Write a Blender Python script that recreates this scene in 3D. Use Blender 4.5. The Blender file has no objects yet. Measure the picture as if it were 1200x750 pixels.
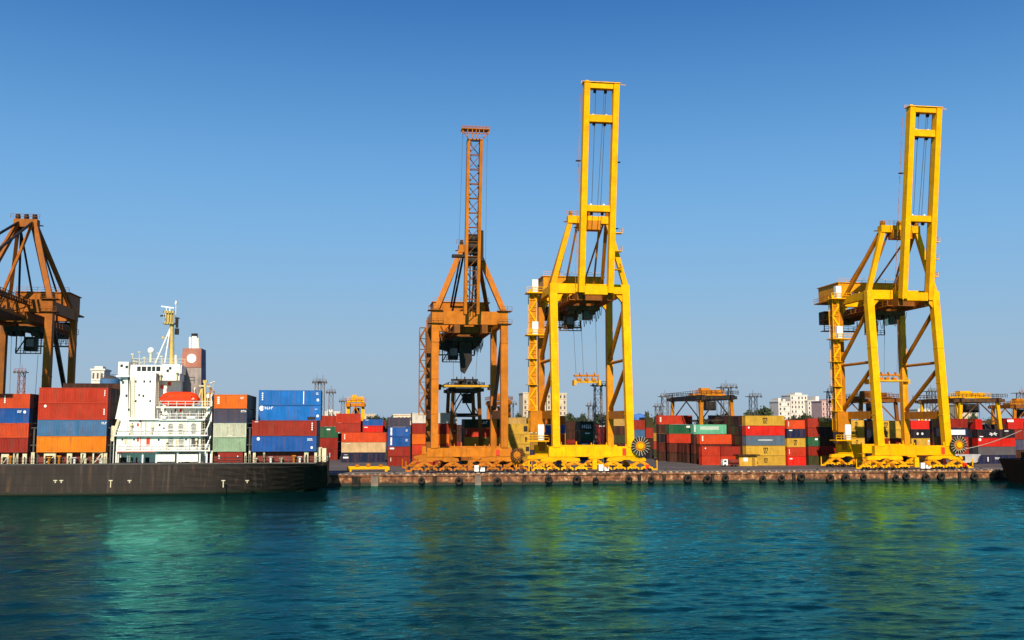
import bpy, bmesh, math, random
import numpy as np
from mathutils import Vector, Matrix
random.seed(7)
R = math.radians
scene = bpy.context.scene
COL = scene.collection

# ---------------------------------------------------------------- camera
CAM_F, CAM_H = 1200.0, 12.6
YAW = R(8.5); PITCH = math.atan(123 / 1200)
cam = bpy.data.cameras.new('camera'); camo = bpy.data.objects.new('camera', cam); COL.objects.link(camo)
cam.sensor_width = 36; cam.lens = 36; cam.clip_start = 0.5; cam.clip_end = 30000
camo.location = (0, 0, CAM_H)
camo.rotation_euler = (math.pi / 2 + PITCH, 0, -YAW)
scene.camera = camo

# ---------------------------------------------------------------- sky and sun
SUN_EL = R(33); SX, SY = -0.22, -1.0
world = bpy.data.worlds.new('World'); scene.world = world; world.use_nodes = True
nt = world.node_tree; nt.nodes.clear()
sky = nt.nodes.new('ShaderNodeTexSky'); sky.sky_type = 'NISHITA'; sky.sun_disc = False
sky.sun_elevation = SUN_EL; sky.sun_rotation = math.atan2(SX, SY) % (2 * math.pi)
sky.air_density = 1.0; sky.dust_density = 1.0; sky.ozone_density = 3.0
bg = nt.nodes.new('ShaderNodeBackground'); bg.inputs[1].default_value = 0.0755
wo = nt.nodes.new('ShaderNodeOutputWorld')
tc_ = nt.nodes.new('ShaderNodeTexCoord'); sx_ = nt.nodes.new('ShaderNodeSeparateXYZ'); nt.links.new(tc_.outputs['Generated'], sx_.inputs[0])
rp = nt.nodes.new('ShaderNodeValToRGB'); rp.color_ramp.interpolation = 'B_SPLINE'; el = rp.color_ramp.elements     # clear air by height above the horizon
el[0].position = 0.0; el[0].color = (0.345, 0.470, 0.610, 1); el[1].position = 1.0; el[1].color = (0.015, 0.070, 0.30, 1)
for ps_, c_ in ((0.06, (0.345, 0.490, 0.640, 1)), (0.13, (0.255, 0.480, 0.735, 1)), (0.22, (0.175, 0.440, 0.790, 1)), (0.32, (0.085, 0.275, 0.620, 1)), (0.42, (0.025, 0.150, 0.460, 1))):
    e_ = el.new(ps_); e_.color = c_
nt.links.new(sx_.outputs['Z'], rp.inputs[0])
up = nt.nodes.new('ShaderNodeVectorMath'); up.operation = 'SCALE'; up.inputs['Scale'].default_value = 9.9; nt.links.new(rp.outputs[0], up.inputs[0])
cl = nt.nodes.new('ShaderNodeVectorMath'); cl.operation = 'MINIMUM'; cl.inputs[1].default_value = (7, 7, 7); nt.links.new(sky.outputs[0], cl.inputs[0])
mxs = nt.nodes.new('ShaderNodeMix'); mxs.data_type = 'RGBA'; mxs.inputs['Factor'].default_value = 0.07
nt.links.new(up.outputs[0], mxs.inputs['A']); nt.links.new(cl.outputs[0], mxs.inputs['B']); nt.links.new(mxs.outputs['Result'], bg.inputs[0]); nt.links.new(bg.outputs[0], wo.inputs[0])
sl = bpy.data.lights.new('sun', 'SUN'); sl.energy = 5.0; sl.angle = R(0.6); sl.color = (1.0, 0.88, 0.70)
so = bpy.data.objects.new('sun', sl); COL.objects.link(so)
S = Vector((SX, SY, math.hypot(SX, SY) * math.tan(SUN_EL))).normalized()
so.rotation_euler = S.to_track_quat('Z', 'Y').to_euler(); so.location = S * 200
scene.view_settings.view_transform = 'Standard'; scene.view_settings.look = 'None'
scene.view_settings.exposure = 0.42; scene.view_settings.gamma = 1.0
scene.render.engine = 'CYCLES'

# ---------------------------------------------------------------- pixel <-> place
ca, sa, cp, sp = math.cos(YAW), math.sin(YAW), math.cos(PITCH), math.sin(PITCH)
def ray(px, py):
    u = (px - 600) / CAM_F; v = (375 - py) / CAM_F
    F = (sa * cp, ca * cp, sp); Rt = (ca, -sa, 0); U = (-sa * sp, -ca * sp, cp)
    return [F[i] + u * Rt[i] + v * U[i] for i in range(3)]
def P(px, py, Y):
    d = ray(px, py); t = Y / d[1]
    return Vector((d[0] * t, Y, CAM_H + d[2] * t))
def G(px, py, z=2.3):
    d = ray(px, py); t = (z - CAM_H) / d[2]
    return Vector((d[0] * t, d[1] * t, z))
def PZ(px, z, Y, py0=500):           # the point over column px at depth Y and height z
    q = P(px, py0, Y)
    for _ in range(6):
        py0 -= (z - q.z) * CAM_F / Y; q = P(px, py0, Y)
    return Vector((q.x, Y, z))
DECK = 2.3

# ---------------------------------------------------------------- materials
MATS = {}
def principled(name):
    m = bpy.data.materials.new(name); m.use_nodes = True
    return m, m.node_tree, m.node_tree.nodes['Principled BSDF']
def paint(name, col, rough=0.5, wear=0.35, rust=0.12, streak=True, spec=0.15, dirt=(0.10, 0.05, 0.025), metal=0.0):
    """painted steel: uneven tone, vertical run marks and rust blotches"""
    if name in MATS: return MATS[name]
    m, t, b = principled(name); N = t.nodes; L = t.links
    tc = N.new('ShaderNodeTexCoord'); oi = N.new('ShaderNodeObjectInfo')
    add = N.new('ShaderNodeVectorMath'); add.operation = 'ADD'
    mulr = N.new('ShaderNodeMath'); mulr.operation = 'MULTIPLY'; mulr.inputs[1].default_value = 57.0
    L.new(oi.outputs['Random'], mulr.inputs[0]); L.new(tc.outputs['Object'], add.inputs[0]); L.new(mulr.outputs[0], add.inputs[1])
    n1 = N.new('ShaderNodeTexNoise'); n1.inputs['Scale'].default_value = 0.45; n1.inputs['Detail'].default_value = 6; n1.inputs['Roughness'].default_value = 0.65
    L.new(add.outputs[0], n1.inputs['Vector'])
    mp = N.new('ShaderNodeMapping'); mp.inputs['Scale'].default_value = (1.3, 1.3, 0.13) if streak else (1.5, 1.5, 1.5)
    L.new(add.outputs[0], mp.inputs['Vector'])
    n2 = N.new('ShaderNodeTexNoise'); n2.inputs['Scale'].default_value = 1.0; n2.inputs['Detail'].default_value = 5
    L.new(mp.outputs[0], n2.inputs['Vector'])
    mul = N.new('ShaderNodeMath'); mul.operation = 'MULTIPLY'; L.new(n1.outputs[0], mul.inputs[0]); L.new(n2.outputs[0], mul.inputs[1])
    r1 = N.new('ShaderNodeMapRange'); r1.inputs['From Min'].default_value = 0.14; r1.inputs['From Max'].default_value = 0.42
    r1.inputs['To Min'].default_value = 1 - wear; r1.inputs['To Max'].default_value = 1 + wear * 0.35
    vr = N.new('ShaderNodeMapRange'); vr.inputs['To Min'].default_value = 0.84; vr.inputs['To Max'].default_value = 1.08; L.new(oi.outputs['Random'], vr.inputs['Value'])
    vm = N.new('ShaderNodeMath'); vm.operation = 'MULTIPLY'
    L.new(mul.outputs[0], r1.inputs['Value'])
    sc = N.new('ShaderNodeVectorMath'); sc.operation = 'SCALE'; sc.inputs[0].default_value = col[:3]
    L.new(r1.outputs[0], vm.inputs[0]); L.new(vr.outputs[0], vm.inputs[1]); L.new(vm.outputs[0], sc.inputs['Scale'])
    rr = N.new('ShaderNodeMapRange'); rr.inputs['From Min'].default_value = 0.60 - rust * 0.5; rr.inputs['From Max'].default_value = 0.72
    rr.clamp = True; L.new(n2.outputs[0], rr.inputs['Value'])
    n3 = N.new('ShaderNodeTexNoise'); n3.inputs['Scale'].default_value = 2.2; n3.inputs['Detail'].default_value = 6; L.new(add.outputs[0], n3.inputs['Vector'])
    m3 = N.new('ShaderNodeMath'); m3.operation = 'MULTIPLY'; L.new(rr.outputs[0], m3.inputs[0]); L.new(n3.outputs[0], m3.inputs[1])
    mix = N.new('ShaderNodeMix'); mix.data_type = 'RGBA'; L.new(m3.outputs[0], mix.inputs['Factor'])
    L.new(sc.outputs[0], mix.inputs['A']); mix.inputs['B'].default_value = (*dirt, 1)
    L.new(mix.outputs['Result'], b.inputs['Base Color'])
    ro = N.new('ShaderNodeMapRange'); ro.inputs['To Min'].default_value = rough - 0.1; ro.inputs['To Max'].default_value = rough + 0.2
    L.new(n1.outputs[0], ro.inputs['Value']); L.new(ro.outputs[0], b.inputs['Roughness'])
    b.inputs['Specular IOR Level'].default_value = spec; b.inputs['Metallic'].default_value = metal
    bp = N.new('ShaderNodeBump'); bp.inputs['Strength'].default_value = 0.25; bp.inputs['Distance'].default_value = 0.05
    L.new(n1.outputs[0], bp.inputs['Height']); L.new(bp.outputs[0], b.inputs['Normal'])
    MATS[name] = m; return m
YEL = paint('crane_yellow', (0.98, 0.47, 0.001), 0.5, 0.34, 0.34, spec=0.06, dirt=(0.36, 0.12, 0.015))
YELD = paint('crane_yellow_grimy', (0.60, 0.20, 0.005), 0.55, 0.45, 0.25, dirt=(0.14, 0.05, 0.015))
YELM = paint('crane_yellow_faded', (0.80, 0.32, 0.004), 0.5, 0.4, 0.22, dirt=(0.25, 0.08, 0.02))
ORG = paint('crane_orange', (0.56, 0.165, 0.006), 0.5, 0.4, 0.2, dirt=(0.14, 0.05, 0.02))
ORGD = paint('crane_orange_grimy', (0.27, 0.085, 0.010), 0.6, 0.5, 0.3, dirt=(0.06, 0.03, 0.015))
BRN = paint('crane_brown_orange', (0.40, 0.115, 0.008), 0.55, 0.45, 0.25, dirt=(0.09, 0.035, 0.018))
BLK = paint('greasy_black_steel', (0.028, 0.022, 0.02), 0.55, 0.5, 0.15)
GRYD = paint('dark_grey_steel', (0.09, 0.085, 0.085), 0.5, 0.4, 0.2)
STEEL = paint('rope_steel', (0.10, 0.11, 0.13), 0.4, 0.2, 0.0)
WHT = paint('ship_white', (0.86, 0.85, 0.80), 0.45, 0.16, 0.02, dirt=(0.40, 0.24, 0.12))
WHTC = paint('cabin_white', (0.82, 0.82, 0.80), 0.4, 0.15, 0.0)
CREAM = paint('ship_cream', (0.70, 0.62, 0.42), 0.5, 0.3, 0.15)
MASTY = paint('mast_yellow', (0.66, 0.48, 0.16), 0.5, 0.3, 0.1)
HULL_ = paint('hull_grey', (0.034, 0.025, 0.022), 0.6, 0.3, 0.05, dirt=(0.08, 0.055, 0.045))
def hull_mat():
    m = paint('hull_paint', (0.036, 0.027, 0.024), 0.6, 0.3, 0.0); t = m.node_tree; N = t.nodes; L = t.links; b = N['Principled BSDF']
    tc = N.new('ShaderNodeTexCoord'); src = b.inputs['Base Color'].links[0].from_socket
    mp = N.new('ShaderNodeMapping'); mp.inputs['Scale'].default_value = (0.9, 0.05, 0.06); L.new(tc.outputs['Object'], mp.inputs[0])
    n = N.new('ShaderNodeTexNoise'); n.inputs['Scale'].default_value = 1.4; n.inputs['Detail'].default_value = 6; L.new(mp.outputs[0], n.inputs['Vector'])
    mr = N.new('ShaderNodeMapRange'); mr.inputs['From Min'].default_value = 0.60; mr.inputs['From Max'].default_value = 0.78; mr.inputs['To Max'].default_value = 0.65; L.new(n.outputs[0], mr.inputs['Value'])
    m1 = N.new('ShaderNodeMix'); m1.data_type = 'RGBA'; m1.inputs['B'].default_value = (0.13, 0.10, 0.085, 1); L.new(mr.outputs[0], m1.inputs['Factor']); L.new(src, m1.inputs['A'])
    sp_ = N.new('ShaderNodeSeparateXYZ'); L.new(tc.outputs['Object'], sp_.inputs[0])        # wet weed line just above the water
    n2 = N.new('ShaderNodeTexNoise'); n2.inputs['Scale'].default_value = 0.8; L.new(tc.outputs['Object'], n2.inputs['Vector'])
    ad = N.new('ShaderNodeMath'); ad.operation = 'MULTIPLY_ADD'; ad.inputs[1].default_value = 0.9; L.new(n2.outputs[0], ad.inputs[0]); L.new(sp_.outputs['Z'], ad.inputs[2])
    r2 = N.new('ShaderNodeMapRange'); r2.inputs['From Min'].default_value = 0.95; r2.inputs['From Max'].default_value = 1.15; L.new(ad.outputs[0], r2.inputs['Value'])
    m2 = N.new('ShaderNodeMix'); m2.data_type = 'RGBA'; m2.inputs['A'].default_value = (0.018, 0.022, 0.014, 1); L.new(r2.outputs[0], m2.inputs['Factor']); L.new(m1.outputs['Result'], m2.inputs['B'])
    br = N.new('ShaderNodeTexBrick'); br.inputs['Scale'].default_value = 1.0; br.inputs['Mortar Size'].default_value = 0.03; br.inputs['Brick Width'].default_value = 7.0; br.inputs['Row Height'].default_value = 1.9
    cx = N.new('ShaderNodeCombineXYZ'); L.new(sp_.outputs['X'], cx.inputs[0]); L.new(sp_.outputs['Z'], cx.inputs[1]); L.new(cx.outputs[0], br.inputs['Vector'])
    m3 = N.new('ShaderNodeMix'); m3.data_type = 'RGBA'; m3.inputs['B'].default_value = (0.012, 0.010, 0.009, 1); L.new(m2.outputs['Result'], m3.inputs['A'])
    mf = N.new('ShaderNodeMath'); mf.operation = 'MULTIPLY'; mf.inputs[1].default_value = 0.7; L.new(br.outputs['Fac'], mf.inputs[0]); L.new(mf.outputs[0], m3.inputs['Factor'])
    L.new(m3.outputs['Result'], b.inputs['Base Color']); return m
HULL = hull_mat()
DKRED = paint('deck_red', (0.22, 0.035, 0.025), 0.6, 0.4, 0.2)
REDP = paint('signal_red', (0.75, 0.05, 0.02), 0.4, 0.2, 0.05)
LIFE = paint('lifeboat_orange_red', (0.80, 0.045, 0.008), 0.5, 0.12, 0.02, spec=0.05)
GLASS = paint('dark_window_glass', (0.02, 0.025, 0.03), 0.12, 0.2, 0.0, spec=0.7)
RUB = paint('tyre_rubber', (0.022, 0.02, 0.019), 0.75, 0.4, 0.2, streak=False)
FUNR = paint('funnel_faded_red', (0.44, 0.16, 0.11), 0.6, 0.4, 0.2, dirt=(0.2, 0.12, 0.1))
FUNG = paint('funnel_sooty_grey', (0.36, 0.30, 0.28), 0.65, 0.5, 0.12, dirt=(0.16, 0.12, 0.12))
FUN_SHADE = paint('funnel_shade_navy', (0.02, 0.05, 0.16), 0.5, 0.3, 0.1)  # navy puts the blue shade of the funnel's right side into paint
MARK = paint('marking_white', (0.82, 0.82, 0.80), 0.5, 0.15, 0.0)
INK = paint('marking_black', (0.03, 0.022, 0.02), 0.6, 0.2, 0.0)
ROPE = paint('pale_rope', (0.62, 0.52, 0.42), 0.8, 0.2, 0.0)
TOWER = paint('galvanised_mast', (0.16, 0.145, 0.15), 0.6, 0.3, 0.3)
SPR = paint('spreader_yellow', (0.80, 0.40, 0.02), 0.5, 0.4, 0.2, dirt=(0.10, 0.05, 0.02))

CC = {  # container paints
    'red': (0.55, 0.040, 0.014), 'bright red': (0.70, 0.018, 0.010), 'dark red': (0.28, 0.019, 0.011), 'orange red': (0.64, 0.068, 0.015),
    'brown red': (0.34, 0.030, 0.016), 'orange': (0.78, 0.15, 0.008), 'amber': (0.86, 0.22, 0.006), 'blue': (0.010, 0.10, 0.38), 'steel blue': (0.06, 0.17, 0.34),
    'bright blue': (0.008, 0.16, 0.52), 'navy': (0.012, 0.022, 0.065), 'slate': (0.06, 0.065, 0.11), 'cream': (0.74, 0.52, 0.28),
    'off-white': (0.55, 0.55, 0.42), 'pale green': (0.28, 0.40, 0.26), 'green': (0.018, 0.12, 0.055), 'dark green': (0.008, 0.04, 0.025),
    'teal': (0.13, 0.47, 0.30), 'yellow': (0.66, 0.39, 0.045), 'mustard': (0.42, 0.22, 0.025), 'grey blue': (0.09, 0.14, 0.20), 'grey': (0.10, 0.10, 0.115),
    'white': (0.76, 0.72, 0.64), 'black': (0.014, 0.014, 0.022), 'olive': (0.05, 0.055, 0.02), 'brown': (0.05, 0.02, 0.013), 'rust brown': (0.09, 0.018, 0.012), 'tan': (0.52, 0.32, 0.09)}  # brown and rust brown darkened to carry the shade of rear rows
def cpaint(c): return paint('container_paint_' + c.replace(' ', '_').replace('-', '_'), CC[c], 0.5, 0.36, 0.3, dirt=(0.10, 0.04, 0.025))

# ---------------------------------------------------------------- mesh helpers
class MB:
    """collects shapes and links them as ONE mesh object"""
    def __init__(s): s.v = []; s.f = []
    def add(s, vs, fs):
        n = len(s.v); s.v += [tuple(q) for q in vs]; s.f += [tuple(i + n for i in f) for f in fs]; return s
    def box(s, x0, x1, y0, y1, z0, z1):
        x0, x1 = sorted((x0, x1)); y0, y1 = sorted((y0, y1)); z0, z1 = sorted((z0, z1))
        return s.add([(x0, y0, z0), (x1, y0, z0), (x1, y1, z0), (x0, y1, z0), (x0, y0, z1), (x1, y0, z1), (x1, y1, z1), (x0, y1, z1)],
              [(0, 3, 2, 1), (4, 5, 6, 7), (0, 1, 5, 4), (1, 2, 6, 5), (2, 3, 7, 6), (3, 0, 4, 7)])
    def beam(s, a, b, w, h=None, w2=None, h2=None):
        a = Vector(a); b = Vector(b); h = h or w; w2 = w2 or w; h2 = h2 or h; d = (b - a).normalized()
        up = Vector((0, 0, 1)) if abs(d.z) < 0.9 else Vector((0, 1, 0))
        if abs(d.z) >= 0.9:
            sx = Vector((1, 0, 0)); sy = d.cross(sx).normalized(); sx = sy.cross(d)
        else:
            sx = d.cross(up).normalized(); sy = sx.cross(d)
        vs = []
        for q, ww, hh in ((a, w, h), (b, w2, h2)):
            for i, j in ((-1, -1), (1, -1), (1, 1), (-1, 1)): vs.append(q + sx * (i * ww / 2) + sy * (j * hh / 2))
        return s.add(vs, [(0, 3, 2, 1), (4, 5, 6, 7), (0, 1, 5, 4), (1, 2, 6, 5), (2, 3, 7, 6), (3, 0, 4, 7)])
    def tube(s, a, b, r, n=8, r2=None):
        a = Vector(a); b = Vector(b); r2 = r if r2 is None else r2; d = (b - a).normalized()
        u = d.orthogonal().normalized(); w = d.cross(u)
        vs = [q + (u * math.cos(2 * math.pi * i / n) + w * math.sin(2 * math.pi * i / n)) * rr for q, rr in ((a, r), (b, r2)) for i in range(n)]
        fs = [(i, (i + 1) % n, n + (i + 1) % n, n + i) for i in range(n)] + [tuple(range(n))[::-1], tuple(range(n, 2 * n))]
        return s.add(vs, fs)
    def path(s, pts, r, n=6):
        for i in range(len(pts) - 1): s.tube(pts[i], pts[i + 1], r, n)
        return s
    def prism(s, poly, y0, y1):          # poly in x,z, extruded along y
        n = len(poly); vs = [(x, y0, z) for x, z in poly] + [(x, y1, z) for x, z in poly]
        return s.add(vs, [tuple(range(n)), tuple(range(2 * n - 1, n - 1, -1))] + [((i + 1) % n, i, n + i, n + (i + 1) % n) for i in range(n)])
    def prismx(s, poly, x0, x1):         # poly in y,z, extruded along x
        n = len(poly); vs = [(x0, y, z) for y, z in poly] + [(x1, y, z) for y, z in poly]
        return s.add(vs, [tuple(range(n)), tuple(range(2 * n - 1, n - 1, -1))] + [((i + 1) % n, i, n + i, n + (i + 1) % n) for i in range(n)])
    def torus(s, c, R0, r, n=20, m=8, axis='y', sy=1.0):
        vs = []; 
        for i in range(n):
            A = 2 * math.pi * i / n
            for j in range(m):
                B = 2 * math.pi * j / m; q = R0 + r * math.cos(B); k = r * math.sin(B) * sy
                if axis == 'y': vs.append((c[0] + q * math.cos(A), c[1] + k, c[2] + q * math.sin(A)))
                else: vs.append((c[0] + k, c[1] + q * math.cos(A), c[2] + q * math.sin(A)))
        fs = [(i * m + j, i * m + (j + 1) % m, ((i + 1) % n) * m + (j + 1) % m, ((i + 1) % n) * m + j) for i in range(n) for j in range(m)]
        return s.add(vs, fs)
    def rail(s, pts, h=1.1, post=1.6, r=0.035):
        for a, b in zip(pts[:-1], pts[1:]):
            a = Vector(a); b = Vector(b); n = max(1, int((b - a).length / post))
            for k in (0.5, 1.0): s.beam(a + Vector((0, 0, h * k)), b + Vector((0, 0, h * k)), r * 2)
            for i in range(n + 1):
                q = a.lerp(b, i / n); s.beam(q, q + Vector((0, 0, h)), r * 2)
        return s
    def mesh(s, name, mat=None, smooth=False):
        me = bpy.data.meshes.new(name); me.from_pydata(s.v, [], s.f); me.validate()
        bm = bmesh.new(); bm.from_mesh(me); bmesh.ops.recalc_face_normals(bm, faces=bm.faces); bm.to_mesh(me); bm.free()
        if smooth: me.polygons.foreach_set('use_smooth', [True] * len(me.polygons))
        if mat: me.materials.append(mat)
        return me
    def build(s, name, mat, parent=None, smooth=False, bevel=0, loc=None):
        """parent: coordinates are the parent's own (local) ones"""
        o = bpy.data.objects.new(name, s.mesh(name, mat, smooth)); COL.objects.link(o)
        if parent is not None: o.parent = parent
        if loc is not None: o.location = loc
        if bevel:
            md = o.modifiers.new('bevel', 'BEVEL'); md.width = bevel; md.segments = 2; md.limit_method = 'ANGLE'
        return o
def tag(o, label=None, cat=None, group=None, kind=None):
    if label: o['label'] = label
    if cat: o['category'] = cat
    if group: o['group'] = group
    if kind: o['kind'] = kind
    return o
def thing(name, loc, label, cat, group=None, rz=0):
    o = bpy.data.objects.new(name, None); COL.objects.link(o); o.empty_display_size = 0.5
    o.location = loc; o.rotation_euler = (0, 0, rz); return tag(o, label, cat, group)
def kids(o, table={}):
    return list(o.children)
def copy_tree(o, parent=None):
    c = o.copy(); COL.objects.link(c)
    if parent is not None: c.parent = parent; c.matrix_parent_inverse = o.matrix_parent_inverse
    for ch in list(o.children): copy_tree(ch, c)
    return c

# ================================================================ SETTING
# ---- water
def water():
    m, t, b = principled('harbour_water'); N = t.nodes; L = t.links
    out = N['Material Output']; N.remove(b)
    tc = N.new('ShaderNodeTexCoord')
    def noise(scale, sx, sy, det, rot):
        mp = N.new('ShaderNodeMapping'); mp.inputs['Scale'].default_value = (sx, sy, 1); mp.inputs['Rotation'].default_value = (0, 0, rot)
        n = N.new('ShaderNodeTexNoise'); n.inputs['Scale'].default_value = scale; n.inputs['Detail'].default_value = det; n.inputs['Roughness'].default_value = 0.6
        L.new(tc.outputs['Object'], mp.inputs[0]); L.new(mp.outputs[0], n.inputs['Vector']); return n
    n1 = noise(2.2, 0.42, 1.0, 5, 0.1); n2 = noise(0.9, 0.5, 1.0, 3, -0.12)
    ad = N.new('ShaderNodeMath'); ad.operation = 'MULTIPLY_ADD'; ad.inputs[1].default_value = 2.0
    L.new(n2.outputs[0], ad.inputs[0]); L.new(n1.outputs[0], ad.inputs[2])
    bp = N.new('ShaderNodeBump'); bp.inputs['Strength'].default_value = 0.7; bp.inputs['Distance'].default_value = 0.11
    L.new(ad.outputs[0], bp.inputs['Height'])
    n4 = noise(0.03, 0.5, 1.4, 3, 0.25); wr = N.new('ShaderNodeMapRange'); wr.inputs['From Min'].default_value = 0.38; wr.inputs['From Max'].default_value = 0.62      # calm and ruffled patches
    wr.inputs['To Min'].default_value = 0.3; wr.inputs['To Max'].default_value = 1.0; L.new(n4.outputs[0], wr.inputs['Value']); L.new(wr.outputs[0], bp.inputs['Strength'])
    df = N.new('ShaderNodeBsdfDiffuse'); df.inputs['Color'].default_value = (0.001, 0.014, 0.018, 1); L.new(bp.outputs[0], df.inputs['Normal'])
    gl = N.new('ShaderNodeBsdfGlossy'); gl.inputs['Color'].default_value = (0.25, 0.95, 0.84, 1); gl.inputs['Roughness'].default_value = 0.10
    L.new(bp.outputs[0], gl.inputs['Normal'])
    fr = N.new('ShaderNodeFresnel'); fr.inputs['IOR'].default_value = 1.24; L.new(bp.outputs[0], fr.inputs['Normal'])
    mx = N.new('ShaderNodeMixShader'); L.new(fr.outputs[0], mx.inputs[0]); L.new(df.outputs[0], mx.inputs[1]); L.new(gl.outputs[0], mx.inputs[2])
    L.new(mx.outputs[0], out.inputs['Surface'])
    rng = np.random.default_rng(3)
    Y = [28.0]
    while Y[-1] < 216.9: Y.append(min(216.9, Y[-1] + max(0.16, Y[-1] ** 2 / 15000 * 0.9)))
    Y = np.array(Y); X = np.linspace(-175, 200, 1250)
    gx, gy = np.meshgrid(X, Y); z = np.zeros_like(gx); sx_ = np.zeros_like(gx)
    for i in range(60):
        lam = 0.75 * 1.043 ** i; th = rng.normal(1.5, 0.42); k = 2 * math.pi / lam; amp = 0.0200 * lam / (2 * math.pi) * (1.25 if lam < 3 else 0.8)
        ph = rng.uniform(0, 6.28); arg = k * (gx * math.cos(th) + gy * math.sin(th)) + ph + 1.6 * np.sin(gx * 0.05 * (1 + i % 5) + gy * 0.03 * (i % 3) + i)
        mod = 0.75 + 0.5 * np.sin(gx * 0.083 * math.cos(i) + gy * 0.09 * math.sin(i * 2.1) + i)
        z += amp * mod * (np.sin(arg) + 0.3 * np.sin(2 * arg + 0.5))
    fade = np.clip((216.9 - gy) / 10, 0.25, 1); z *= fade
    z[0, :] = 0; z[-1, :] = 0; z[:, 0] = 0; z[:, -1] = 0
    ny, nx = gx.shape; co = np.stack([gx, gy, z], -1).reshape(-1, 3)
    me = bpy.data.meshes.new('water'); idx = np.arange(ny * nx).reshape(ny, nx)
    q = np.stack([idx[:-1, :-1], idx[:-1, 1:], idx[1:, 1:], idx[1:, :-1]], -1).reshape(-1, 4)
    # calm sheets round the modelled waves
    x0, x1, y0, y1 = -175, 200, 28.0, 216.9
    far = [(-3000, -3000, 0), (3000, -3000, 0), (3000, y0, 0), (-3000, y0, 0), (x0, y0, 0), (x1, y0, 0), (-3000, y1, 0), (x0, y1, 0), (x1, y1, 0), (3000, y1, 0)]
    nb = len(co); co = np.vstack([co, np.array(far)])
    faces = q.tolist() + [[nb, nb + 1, nb + 2, nb + 3], [nb + 3, nb + 4, nb + 7, nb + 6], [nb + 5, nb + 2, nb + 9, nb + 8]]
    me.from_pydata(co.tolist(), [], faces); me.polygons.foreach_set('use_smooth', [True] * len(me.polygons)); me.materials.append(m)
    o = bpy.data.objects.new('water', me); COL.objects.link(o); tag(o, kind='structure')
water()

# ---- ground sheet beyond the quay
def ground_mat(name, c1, c2, scale, rough=0.85):
    m, t, b = principled(name); N = t.nodes; L = t.links
    tc = N.new('ShaderNodeTexCoord')
    n = N.new('ShaderNodeTexNoise'); n.inputs['Scale'].default_value = scale; n.inputs['Detail'].default_value = 8; n.inputs['Roughness'].default_value = 0.7
    L.new(tc.outputs['Object'], n.inputs['Vector'])
    cr = N.new('ShaderNodeValToRGB'); cr.color_ramp.elements[0].position = 0.35; cr.color_ramp.elements[1].position = 0.66
    cr.color_ramp.elements[0].color = (*c1, 1); cr.color_ramp.elements[1].color = (*c2, 1)
    L.new(n.outputs[0], cr.inputs[0]); L.new(cr.outputs[0], b.inputs['Base Color']); b.inputs['Roughness'].default_value = rough
    bp = N.new('ShaderNodeBump'); bp.inputs['Strength'].default_value = 0.4; bp.inputs['Distance'].default_value = 0.05
    L.new(n.outputs[0], bp.inputs['Height']); L.new(bp.outputs[0], b.inputs['Normal'])
    return m
asph = ground_mat('yard_asphalt', (0.045, 0.038, 0.036), (0.105, 0.085, 0.078), 0.12)
conc = ground_mat('quay_concrete', (0.10, 0.075, 0.06), (0.22, 0.165, 0.13), 0.35)
# quay face: stained fascia
def fascia_mat():
    m, t, b = principled('stained_quay_face'); N = t.nodes; L = t.links
    tc = N.new('ShaderNodeTexCoord'); mp = N.new('ShaderNodeMapping'); mp.inputs['Scale'].default_value = (0.75, 1, 0.6); L.new(tc.outputs['Object'], mp.inputs[0])
    n = N.new('ShaderNodeTexNoise'); n.inputs['Scale'].default_value = 1.0; n.inputs['Detail'].default_value = 8; n.inputs['Roughness'].default_value = 0.72; L.new(mp.outputs[0], n.inputs['Vector'])
    cr = N.new('ShaderNodeValToRGB'); e = cr.color_ramp.elements
    e[0].position = 0.36; e[0].color = (0.025, 0.011, 0.007, 1); e[1].position = 0.66; e[1].color = (0.66, 0.43, 0.22, 1)
    a = e.new(0.46); a.color = (0.13, 0.045, 0.02, 1); a = e.new(0.555); a.color = (0.26, 0.10, 0.04, 1)
    L.new(n.outputs[0], cr.inputs[0])
    sep = N.new('ShaderNodeSeparateXYZ'); L.new(tc.outputs['Object'], sep.inputs[0])
    n2 = N.new('ShaderNodeTexNoise'); n2.inputs['Scale'].default_value = 0.7; L.new(tc.outputs['Object'], n2.inputs['Vector'])
    mm = N.new('ShaderNodeMath'); mm.operation = 'MULTIPLY_ADD'; mm.inputs[1].default_value = 0.7; L.new(n2.outputs[0], mm.inputs[0]); L.new(sep.outputs['Z'], mm.inputs[2])
    mr = N.new('ShaderNodeMapRange'); mr.inputs['From Min'].default_value = 0.85; mr.inputs['From Max'].default_value = 1.15; L.new(mm.outputs[0], mr.inputs['Value'])
    mx = N.new('ShaderNodeMix'); mx.data_type = 'RGBA'; L.new(mr.outputs[0], mx.inputs['Factor']); mx.inputs['A'].default_value = (0.018, 0.022, 0.014, 1)
    L.new(cr.outputs[0], mx.inputs['B']); L.new(mx.outputs['Result'], b.inputs['Base Color']); b.inputs['Roughness'].default_value = 0.9
    bp = N.new('ShaderNodeBump'); bp.inputs['Distance'].default_value = 0.1; L.new(n.outputs[0], bp.inputs['Height']); L.new(bp.outputs[0], b.inputs['Normal'])
    return m
FAS = fascia_mat()
QX0, QX1 = -300, 330
g = MB(); g.add([(-6000, 229, DECK), (6000, 229, DECK), (6000, 9000, DECK), (-6000, 9000, DECK)], [(0, 1, 2, 3)])
g.add([(-6000, 217.5, DECK), (QX0, 217.5, DECK), (QX0, 229, DECK), (-6000, 229, DECK)], [(0, 1, 2, 3)])
g.add([(QX1, 217.5, DECK), (6000, 217.5, DECK), (6000, 229, DECK), (QX1, 229, DECK)], [(0, 1, 2, 3)])
tag(g.build('ground', asph), kind='structure')
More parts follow.
